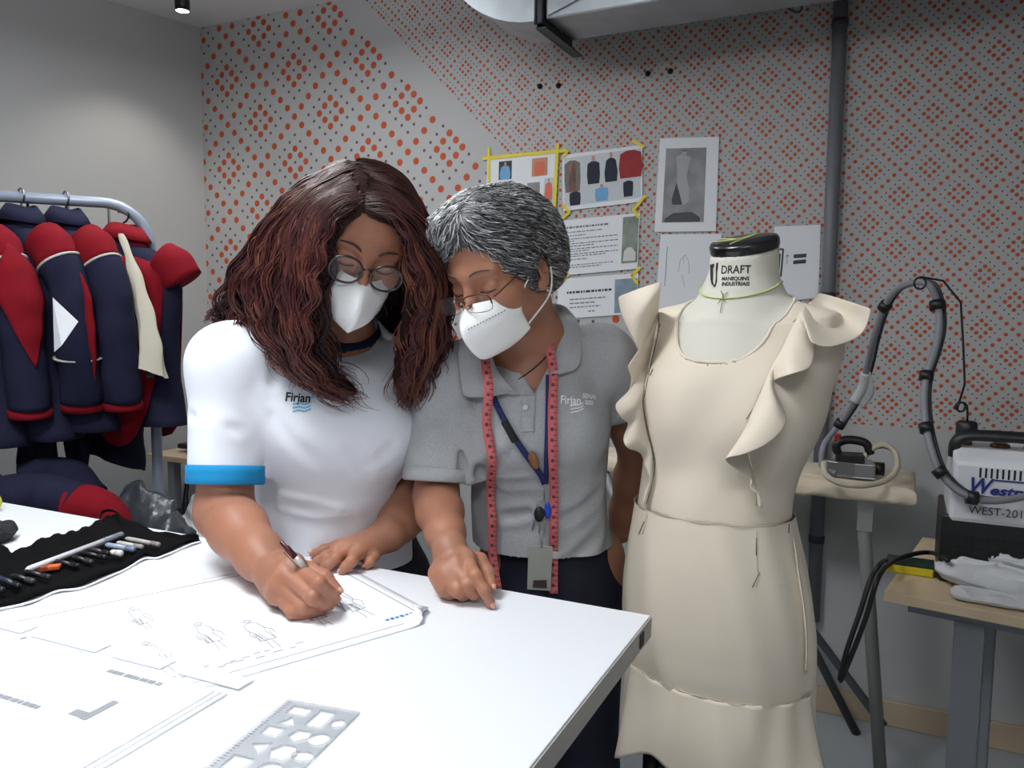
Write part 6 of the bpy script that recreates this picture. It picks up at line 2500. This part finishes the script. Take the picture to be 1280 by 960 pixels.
for nm in ('index', 'middle', 'ring'):        # tendons on the back of the hand
    P = oh[nm][0]
    b.cone(oRW + UP * .012, P[0] + UP * .006, .005, .008, .006)
# hidden hand resting on the hip
hd = unit(np.array([-.5, .3, -.5]))
for k, a in enumerate((-.018, -.006, .006, .018)):
    q = oLW + hd * .075 + np.array([a * .4, a, a])
    b.cone(oLW, q, .022, .011, .012)
    finger(b, [q, q + hd * .03 + UP * -.01, q + hd * .05 + UP * -.03], [.010, .009, .007])
finger(b, [oLW + hd * .03, oLW + hd * .06 + np.array([.02, -.03, .01]), oLW + hd * .085 + np.array([.02, -.035, 0])], [.013, .011, .008])
opel = np.array([.085, 1.60, .89])
for sg in (-1, 1):
    b.cone(opel + [sg * .075, 0, 0], opel + [sg * .085, .0, -.44], .075, .048, .03)
    b.cone(opel + [sg * .085, 0, -.44], np.array([opel[0] + sg * .09, 1.60, .08]), .048, .036, .02)
    b.cone(np.array([opel[0] + sg * .09, 1.60, .06]), np.array([opel[0] + sg * .1, 1.49, .035]), .033, .026, .02)
boxes = [(HO.o - .165, HO.o + .16, .0031), ex_([oNB, oNB - UP * .13 + np.array([0, -.04, 0])], .095, .005),
         ex_([oRS, oRE], .06, .006), ex_([oLS, oLE], .06, .006), ex_([oRE, oRW], .048, .0042), ex_([oLE, oLW], .09, .006),
         ex_([p for P, _ in oh.values() for p in P] + [oRW], .03, .0021), (np.array([-.10, 1.40, 0.0]), np.array([.28, 1.78, 1.30]), .012)]
V, Q = grids(b, boxes)
obody = link('body', mesh_np('body', V, Q, oskin), OP)
P, R_ = oh['index']
nail(P[3], P[2], UP * .8 + unit(CAM - P[3]) * .8, R_[3] * 1.05, obody)
nail(oh['thumb'][0][3], oh['thumb'][0][2], np.array([.6, -.4, .5]), .0085, obody)

# grey polo
s = Shape()
s.loft(o_rows, .02)
s.cone(oRS, oNB + np.array([-.03, .02, -.045]), .058, .060, .05).cone(oLS, oNB + np.array([.03, .02, -.045]), .058, .060, .05)
s.cone(oNB + np.array([0, .012, -.05]), oNB + np.array([0, -.02, -.12]), .080, .085, .05)
for x, y in ((628, 540), (712, 535)):
    s.ell(pt(x, y, 1.485), (.062, .052, .060), None, .06)
oRc = oRS + (oRE - oRS) * .90
s.cone(oRS, oRc, .058, .062, .04)
oLc = oLS + (oLE - oLS) * .62
s.cone(oLS, oLc, .058, .062, .03)
d1, d2 = unit(oRE - oRS), unit(oLE - oLS)
c1_, c2_ = oRS + (oRE - oRS) * .86, oLS + (oLE - oLS) * .48
s.func(sleeve_cut(c1_, d1, c1_ + d1 * .06, .095), c1_ - .2, c1_ + .2, .002, 's')
s.func(sleeve_cut(c2_, d2, c2_ + d2 * .06, .095), c2_ - .2, c2_ + .2, .002, 's')
s.cone(c1_ - d1 * .04, c1_ + d1 * .03, .048, .055, .004, 's')
s.cone(c2_ - d2 * .04, c2_ + d2 * .03, .050, .056, .004, 's')
hemn = unit(np.array([.28, .05, -1]))
s.cut(pt(690, 752, 1.50), hemn, .003)
s.cone(oNB + UP * .0, HO(0, -.03, -.03), .062, .058, .006, 's')
va = pt(668, 492, 1.42)


def vneck(X, Y, Z):
    g = np.abs(X - va[0] - (Z - va[2]) * .02) - np.clip((Z - va[2]) * .55, -.02, .07)
    return np.maximum(g * .85, np.maximum(Y - (va[1] + .10), va[2] - .005 - Z))


s.func(vneck, va - [.10, .15, .02], va + [.10, .12, .16], .004, 's')
s.disp.append(drape(21, .006, 24, 55))
s.disp.append(drape(41, .003, 60, 110, 7))
for a, b_, w, am in (((600, 612, 1.45), (690, 602, 1.44), .009, .007), ((592, 655, 1.47), (660, 640, 1.47), .010, .007), ((700, 650, 1.47), (765, 610, 1.50), .012, .006), ((705, 700, 1.48), (770, 655, 1.5), .013, .006), ((580, 520, 1.46), (600, 590, 1.46), .010, .010), ((640, 560, 1.43), (600, 590, 1.45), .012, .004), ((570, 480, 1.48), (578, 600, 1.44), .010, .008), ((760, 470, 1.52), (742, 520, 1.48), .010, .007), ((560, 540, 1.43), (520, 570, 1.43), .009, .004)):
    s.disp.append(fold(pt(*a), pt(*b_), w, am))
grey_pq = M('grey_melange', (172, 174, 177), .9, bump=(600, .3, .001), var=(420, .16))
V, Q = s.mesh(np.array([-.26, 1.36, .93]), np.array([.34, 1.78, 1.44]), .005)
osh = link('polo_shirt', mesh_np('polo_shirt', V, Q, grey_pq), OP)
OB = bvh(osh)
OBB = bvh(obody)


def sh_hit(x, y, lift):
    a = hit(OB, x, y, lift)
    return a if a is not None else pt(x, y, 1.47)


def leaf(inner, outer, name='collar', lift=.010):
    I = catmull([pt(*q) for q in inner], 5)
    O_ = catmull([(pt(*q) if len(q) > 2 else sh_hit(*q, lift)) for q in outer], 5)
    n_ = len(I)
    O_ = np.array([[np.interp(t, np.linspace(0, 1, len(O_)), O_[:, i]) for i in range(3)] for t in np.linspace(0, 1, n_)])
    G = np.zeros((n_, 7, 3))
    for i in range(n_):
        for j in range(7):
            t = j / 6
            G[i, j] = I[i] * (1 - t) + O_[i] * t + (UP * .4 + unit(CAM - I[i])) * .012 * math.sin(math.pi * t) * (1 - .4 * t)
    return MB().grid(G).build(name, grey_pq, osh, solid=.003, sub=1)


leaf([(606, 405, 1.49), (612, 432, 1.455), (622, 462, 1.435), (640, 484, 1.422), (652, 494, 1.415)], [(574, 424), (571, 450), (574, 478), (580, 498), (622, 497)])
leaf([(686, 380, 1.56), (693, 408, 1.50), (693, 436, 1.465), (688, 456, 1.447), (684, 470, 1.435)], [(708, 384), (724, 410), (724, 440), (718, 462), (696, 470)])
MB().tube(catmull([pt(606, 405, 1.49), pt(622, 392, 1.58), pt(655, 384, 1.62), pt(686, 380, 1.57)], 6), [(.004, .02)] * 19, 10, up=(0, 0, 1)).build('collar_stand', grey_pq, osh)
# placket with buttons
pl_ = [sh_hit(x, y, .0012) for x, y in ((661, 494), (661, 508), (660, 526), (660, 540))]
pl_ = catmull(pl_, 4)
xr_ = unit(RN @ np.array([1, 0, 0]))
G = np.array([[p + xr_ * q for q in (-.012, -.006, 0, .006, .012)] for p in pl_])
MB().grid(G).build('placket', grey_pq, osh, solid=.002)
for x, y in ((657, 509), (679, 455)):
    c = sh_hit(x, y, .007)
    dd = unit(CAM - c)
    MB().tube([c, c + dd * .0025], [.0058, .005], 14).build('button', M('button_pearl', (206, 206, 206), .35), osh)
for c, d, r in ((c1_, d1, .0635), (c2_, d2, .063)):
    e1 = unit(np.cross(d, (0, 1, 0)))
    e2 = np.cross(d, e1)
    G = [[c + d * t + (e1 * math.cos(a) + e2 * math.sin(a)) * rr for a in np.linspace(0, 2 * math.pi, 41)] for t, rr in ((-.022, r), (-.020, r + .0025), (0, r + .002), (.003, r - .001), (0, r - .006))]
    MB().grid(np.array(G)).build('sleeve_cuff', grey_pq, osh)
logo_w = M('logo_white', (246, 247, 248), .6)
px_text(OB, 'Firjan', 700, 504, 26, 'logo_print', logo_w, osh, 14, .06, .0005)
px_text(OB, 'SENAI', 728, 497, 18, 'logo_print', logo_w, osh, 8, .12, .0004)
px_text(OB, 'SESI', 731, 505, 11, 'logo_print', logo_w, osh, 7, .12, .0004)
for k in range(3):
    wave_mark(OB, ((713, 508 + k * 4.0), (718, 506.5 + k * 4.0), (723, 506.5 + k * 3.6), (729, 503.5 + k * 3.6)), .0013, 'logo_wave', logo_w, osh)
trousers(OP, opel, 1.60, .136, .116, 1.02)

for sg in (-1, 1):
    MB().tube(catmull([HO(sg * .014, .0985, .036), HO(sg * .030, .0950, .042), HO(sg * .050, .0815, .037)], 5), [(.0010 + .0010 * math.sin(math.pi * i / 10), .0024 * (1 - .06 * i)) for i in range(11)], 8).build('eyebrow', M('brow_grey', (96, 80, 70), .8), OP)
    MB().tube(catmull([HO(sg * .018, .0895, .0035), HO(sg * .033, .0935, .0015), HO(sg * .049, .0845, .0040)], 5), .0010, 6).build('eyelashes', hair_dark, OP)
    MB().sphere(HO(sg * .0785, -.006, -.043), .0028, 10, 6).build('earring', M('earring_gold', (206, 186, 150), .25, .9), OP)
glasses(HO, OP, M('rim_bronze', (96, 66, 46), .3, .7), M('lens_glass', (240, 244, 246), .05, alpha=.05, spec=.5), .057, .031, .0014, -.004, .124, half=True, shape=3.2)
mo, MG = mask(HO, OP, 'plain')
mb = MB()
MBV = bvh(mo)
for k in range(26):                            # embossed row of dashes along the fold
    if k % 2:
        continue
    p, q = hit(MBV, 585 + k * 1.85, 412 - k * .95, .0018), hit(MBV, 586.6 + k * 1.85, 410.6 - k * .95, .0018)
    if p is not None and q is not None:
        mb.tube([p, q], .0008, 6)
o_ = mb.build('embossed_dashes', M('emboss_grey', (120, 124, 128), .8), mo)
o_['kind'] = 'stuff'

# short grey hair
hs = Shape()
HC = (0, -.016, .050)
HR = (.088, .104, .098)
hs.ell(HO(*HC), HR, HO.A, .02)
hs.ell(HO(.012, .045, .112), (.064, .050, .030), HO.A, .035)
hs.ell(HO(-.045, -.05, .03), (.046, .055, .076), HO.A, .03)
hs.ell(HO(0, -.068, .0), (.068, .042, .072), HO.A, .03)
hs.ell(HO(0, .125, -.010), (.088, .088, .098), HO.A, .012, 's')
for g in (-1, 1):
    hs.ell(HO(g * .085, -.014, -.012), (.024, .026, .040), HO.A, .008, 's')
    hs.ell(HO(g * .09, .055, -.055), (.045, .062, .062), HO.A, .01, 's')
hs.cut(HO(0, 0, -.062), -HO.A[2] + HO.A[1] * .25, .01)
hs.disp.append(drape(8, .005, 60, 120, 8))
V, Q = hs.mesh(HO.o - .19, HO.o + .21, .0045)
ohr = link('hair', mesh_np('hair', V, Q, M('hair_grey_base', (92, 92, 94), .6, bump=(120, .9, .005))), OP)
OHB = bvh(ohr)
r_ = np.random.default_rng(5)
lines, rad_, tint = [], [], []
KQ = 20
me_ = ohr.data
nv = len(me_.vertices)
co_ = np.empty(nv * 3, np.float32)
me_.vertices.foreach_get('co', co_)
co_ = co_.reshape(-1, 3).astype(float)
loc = (co_ - HO.o) @ HO.A.T / HO.k
pick = r_.choice(nv, 4600, replace=False)
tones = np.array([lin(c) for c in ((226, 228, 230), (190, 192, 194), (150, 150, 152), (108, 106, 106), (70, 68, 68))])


def flow(q):
    """combing direction in head coordinates"""
    x, y, z = q
    w = 1 / (1 + math.exp(-(x + .022) / .012))
    a = np.array([.8, .30 + 3.0 * max(0, y), -.55 - 1.5 * max(0, .07 - z) * 4])
    c = np.array([-.55, -.75, -.75 - 3 * max(0, .06 - z)])
    return a * w + c * (1 - w)


for v in pick:
    p = co_[v].copy()
    q0 = loc[v]
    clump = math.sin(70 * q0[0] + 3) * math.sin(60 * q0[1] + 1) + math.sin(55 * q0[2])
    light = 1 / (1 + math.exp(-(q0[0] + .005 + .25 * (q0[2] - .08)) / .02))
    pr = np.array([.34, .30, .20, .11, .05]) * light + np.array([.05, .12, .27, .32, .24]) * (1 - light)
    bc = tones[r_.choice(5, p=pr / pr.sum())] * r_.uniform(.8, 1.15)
    L_, sdist = [], 0.0
    ph_ = clump * 1.6 + r_.normal() * .15
    nj = r_.normal(size=3) * .10
    step = r_.uniform(.0024, .0040)
    for i in range(KQ):
        h = OHB.find_nearest(Vector(p), .06)
        if h[0] is None:
            break
        n_ = np.array(h[1])
        base_p = np.array(h[0])
        lift = .0012 + .0026 * (1 + math.sin(2 * math.pi * sdist / .034 + ph_)) + .004 * (i / KQ) ** 3
        L_.append(base_p + n_ * lift)
        ql = (base_p - HO.o) @ HO.A.T / HO.k
        f_ = flow(ql) + nj
        d_ = f_ @ HO.A
        d_ = d_ - n_ * (d_ @ n_)
        side_ = np.cross(n_, d_)
        d_ = unit(unit(d_) + unit(side_) * .22 * math.cos(2 * math.pi * sdist / .045 + ph_))
        p = base_p + d_ * step
        sdist += step
    if len(L_) < KQ:
        continue
    L_ = np.array(L_)
    if np.linalg.norm(np.diff(L_, axis=0), axis=1).max() > .02:
        continue
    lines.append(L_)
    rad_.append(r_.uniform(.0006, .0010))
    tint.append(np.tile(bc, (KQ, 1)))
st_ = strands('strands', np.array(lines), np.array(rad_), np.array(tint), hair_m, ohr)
st_['kind'] = 'stuff'

# ------------------------------------------------------------------ tape measure, lanyard with keys and badge, cord necklace
tape_p = bpy.data.materials.new('tape_pink')
tape_p.use_nodes = True
nt = tape_p.node_tree
bs = nt.nodes['Principled BSDF']
bs.inputs['Roughness'].default_value = .5
uvn = nt.nodes.new('ShaderNodeUVMap')
sx = nt.nodes.new('ShaderNodeSeparateXYZ')
nt.links.new(uvn.outputs[0], sx.inputs[0])


def nmath(op, a, c):
    n = nt.nodes.new('ShaderNodeMath')
    n.operation = op
    for i, q in enumerate((a, c)):
        if isinstance(q, (int, float)):
            n.inputs[i].default_value = q
        else:
            nt.links.new(q, n.inputs[i])
    return n.outputs[0]


fr1 = nmath('FRACT', nmath('MULTIPLY', sx.outputs[1], 100.0), 0)       # one mark per centimetre
tick = nmath('MULTIPLY', nmath('LESS_THAN', fr1, .14), nmath('LESS_THAN', sx.outputs[0], .45))
fr2 = nmath('FRACT', nmath('MULTIPLY', sx.outputs[1], 50.0), 0)
num = nmath('MULTIPLY', nmath('LESS_THAN', nmath('ABSOLUTE', nmath('SUBTRACT', fr2, .5), 0), .16), nmath('LESS_THAN', nmath('ABSOLUTE', nmath('SUBTRACT', sx.outputs[0], .55), 0), .16))
mx = nt.nodes.new('ShaderNodeMix')
mx.data_type = 'RGBA'
nt.links.new(nmath('MAXIMUM', tick, num), mx.inputs[0])
mx.inputs[6].default_value = (*lin((206, 106, 108)), 1)
mx.inputs[7].default_value = (*lin((96, 44, 52)), 1)
nt.links.new(mx.outputs[2], bs.inputs['Base Color'])


def ribbon(path, w, name, mat, parent, face=None, th=.0008):
    P = np.asarray(path)
    T = np.gradient(P, axis=0)
    T /= np.linalg.norm(T, axis=1)[:, None]
    G, uv = [], []
    L_ = np.concatenate([[0], np.cumsum(np.linalg.norm(np.diff(P, axis=0), axis=1))])
    for p, t in zip(P, T):
        nrm = unit(CAM - p) if face is None else face
        x = unit(np.cross(t, nrm))
        G.append([p - x * w / 2, p, p + x * w / 2])
    mb = MB()
    mb.grid(np.array(G))
    o = mb.build(name, mat, parent, solid=th, fix=False)
    ul = o.data.uv_layers.new(name='UVMap')
    for lp in o.data.loops:
        i, j = divmod(lp.vertex_index, 3)
        ul.data[lp.index].uv = (j / 2, L_[i])
    return o


tm = thing('tape_measure', 'pink tape measure hanging around the neck of the person in grey', 'tape measure', sh_hit(655, 600, .006))
lp_ = [pt(690, 384, 1.575), pt(684, 392, 1.50), pt(686, 410, 1.475), pt(688, 440, 1.447)] + [sh_hit(x, y, .011) for x, y in ((689, 470), (689, 510), (690, 560), (691, 610), (691, 660), (692, 700), (692, 742))]
lq_ = [pt(606, 420, 1.465), pt(606, 440, 1.43), pt(608, 462, 1.405), pt(611, 488, 1.392)] + [sh_hit(x, y, .014) for x, y in ((614, 530), (617, 570), (619, 610), (620, 650), (621, 690), (622, 738))]
back_ = [pt(686, 380, 1.60), pt(655, 378, 1.63), pt(618, 392, 1.58), pt(607, 410, 1.50)]
ribbon(catmull(lp_, 8), .0165, 'tape_end', tape_p, tm)
ribbon(catmull(lq_, 8), .0165, 'tape_end', tape_p, tm)
ribbon(catmull(back_, 8), .0165, 'neck_section', tape_p, tm, face=UP)
ly = thing('key_lanyard', 'dark blue lanyard with keys and a badge hanging at the chest', 'lanyard', sh_hit(675, 640, .01))
strap_m = M('lanyard_navy', (30, 40, 96), .7)
ribbon(catmull([sh_hit(x, y, .008) for x, y in ((618, 492), (624, 508), (636, 533), (650, 556), (664, 574), (676, 592), (681, 604))], 6), .011, 'strap', strap_m, ly)
ribbon(catmull([sh_hit(x, y, .007) for x, y in ((684, 470), (684, 510), (683, 560), (682, 604))], 6), .009, 'strap', strap_m, ly)
ribbon(catmull([sh_hit(x, y, .0105) for x, y in ((632, 526), (638, 538), (644, 550))], 6), .0135, 'strap_sleeve', M('lanyard_black', (18, 18, 22), .7), ly)
c = sh_hit(667, 571, .011)
MB().sphere(c, (.009, .004, .017), 16, 8, (unit(xr_ + UP * .2), unit(CAM - c), unit(UP - xr_ * .35))).build('slider', M('slider_brown', (116, 78, 48), .6, var=(120, .3)), ly)
chain_m = M('key_steel', (160, 160, 164), .3, .9)
MB().tube([sh_hit(681, 604, .009), sh_hit(680, 622, .010)], .0012, 8).build('hook', chain_m, ly)
c = sh_hit(677, 628, .012)
MB().tube([c + (xr_ * math.cos(t) + UP * math.sin(t)) * .009 for t in np.linspace(0, 6.283, 21)[:-1]], .0009, 6, closed=True).build('key_ring', chain_m, ly)
c = sh_hit(673, 640, .014)
MB().sphere(c, (.010, .006, .015), 14, 8, (xr_, unit(CAM - c), UP)).build('car_key', blackp, ly)
c = sh_hit(684, 636, .012)
MB().sphere(c, (.007, .004, .016), 14, 8, (xr_, unit(CAM - c), UP)).build('blue_fob', M('fob_blue', (30, 70, 190), .35), ly)
for (a, b_) in (((669, 647), (666, 660)), ((675, 650), (674, 664)), ((681, 650), (680, 664))):
    MB().bar(sh_hit(*a, .012), sh_hit(*b_, .012), .0035, .0012, unit(CAM - c)).build('key', chain_m, ly, smooth=False)
q = [sh_hit(x, y, .013) for x, y in ((662, 679), (690, 681), (688, 738), (659, 736))]
MB().tube([sh_hit(677, 662, .012), sh_hit(677, 682, .013)], .0012, 6).build('badge_clip', chain_m, ly)
nq = unit(np.cross(q[1] - q[0], q[3] - q[0]))
nq = nq if nq @ (CAM - q[0]) > 0 else -nq
MB().poly(q, nq, .002).build('badge', M('badge_card', (168, 170, 160), .35, var=(30, .06)), ly, smooth=False)
mid = [(q[0] + (q[1] - q[0]) * u + (q[3] - q[0]) * v) + nq * .0023 for u, v in ((.25, .78), (.8, .76), (.82, .95), (.22, .95))]
MB().poly(mid, nq, .0004).build('badge_photo', M('badge_dark', (70, 58, 52), .5), ly, smooth=False)
nc = [hit(OBB, x, y, .0015, 1.46) for x, y in ((690, 432), (682, 446), (668, 460), (652, 472), (640, 480))]
o_ = MB().tube(catmull(nc, 6), .0012, 6).build('cord_necklace', M('cord_dark_brown', (40, 26, 24), .7))
tag(o_, 'thin dark cord necklace in the open collar of the grey polo', 'necklace')
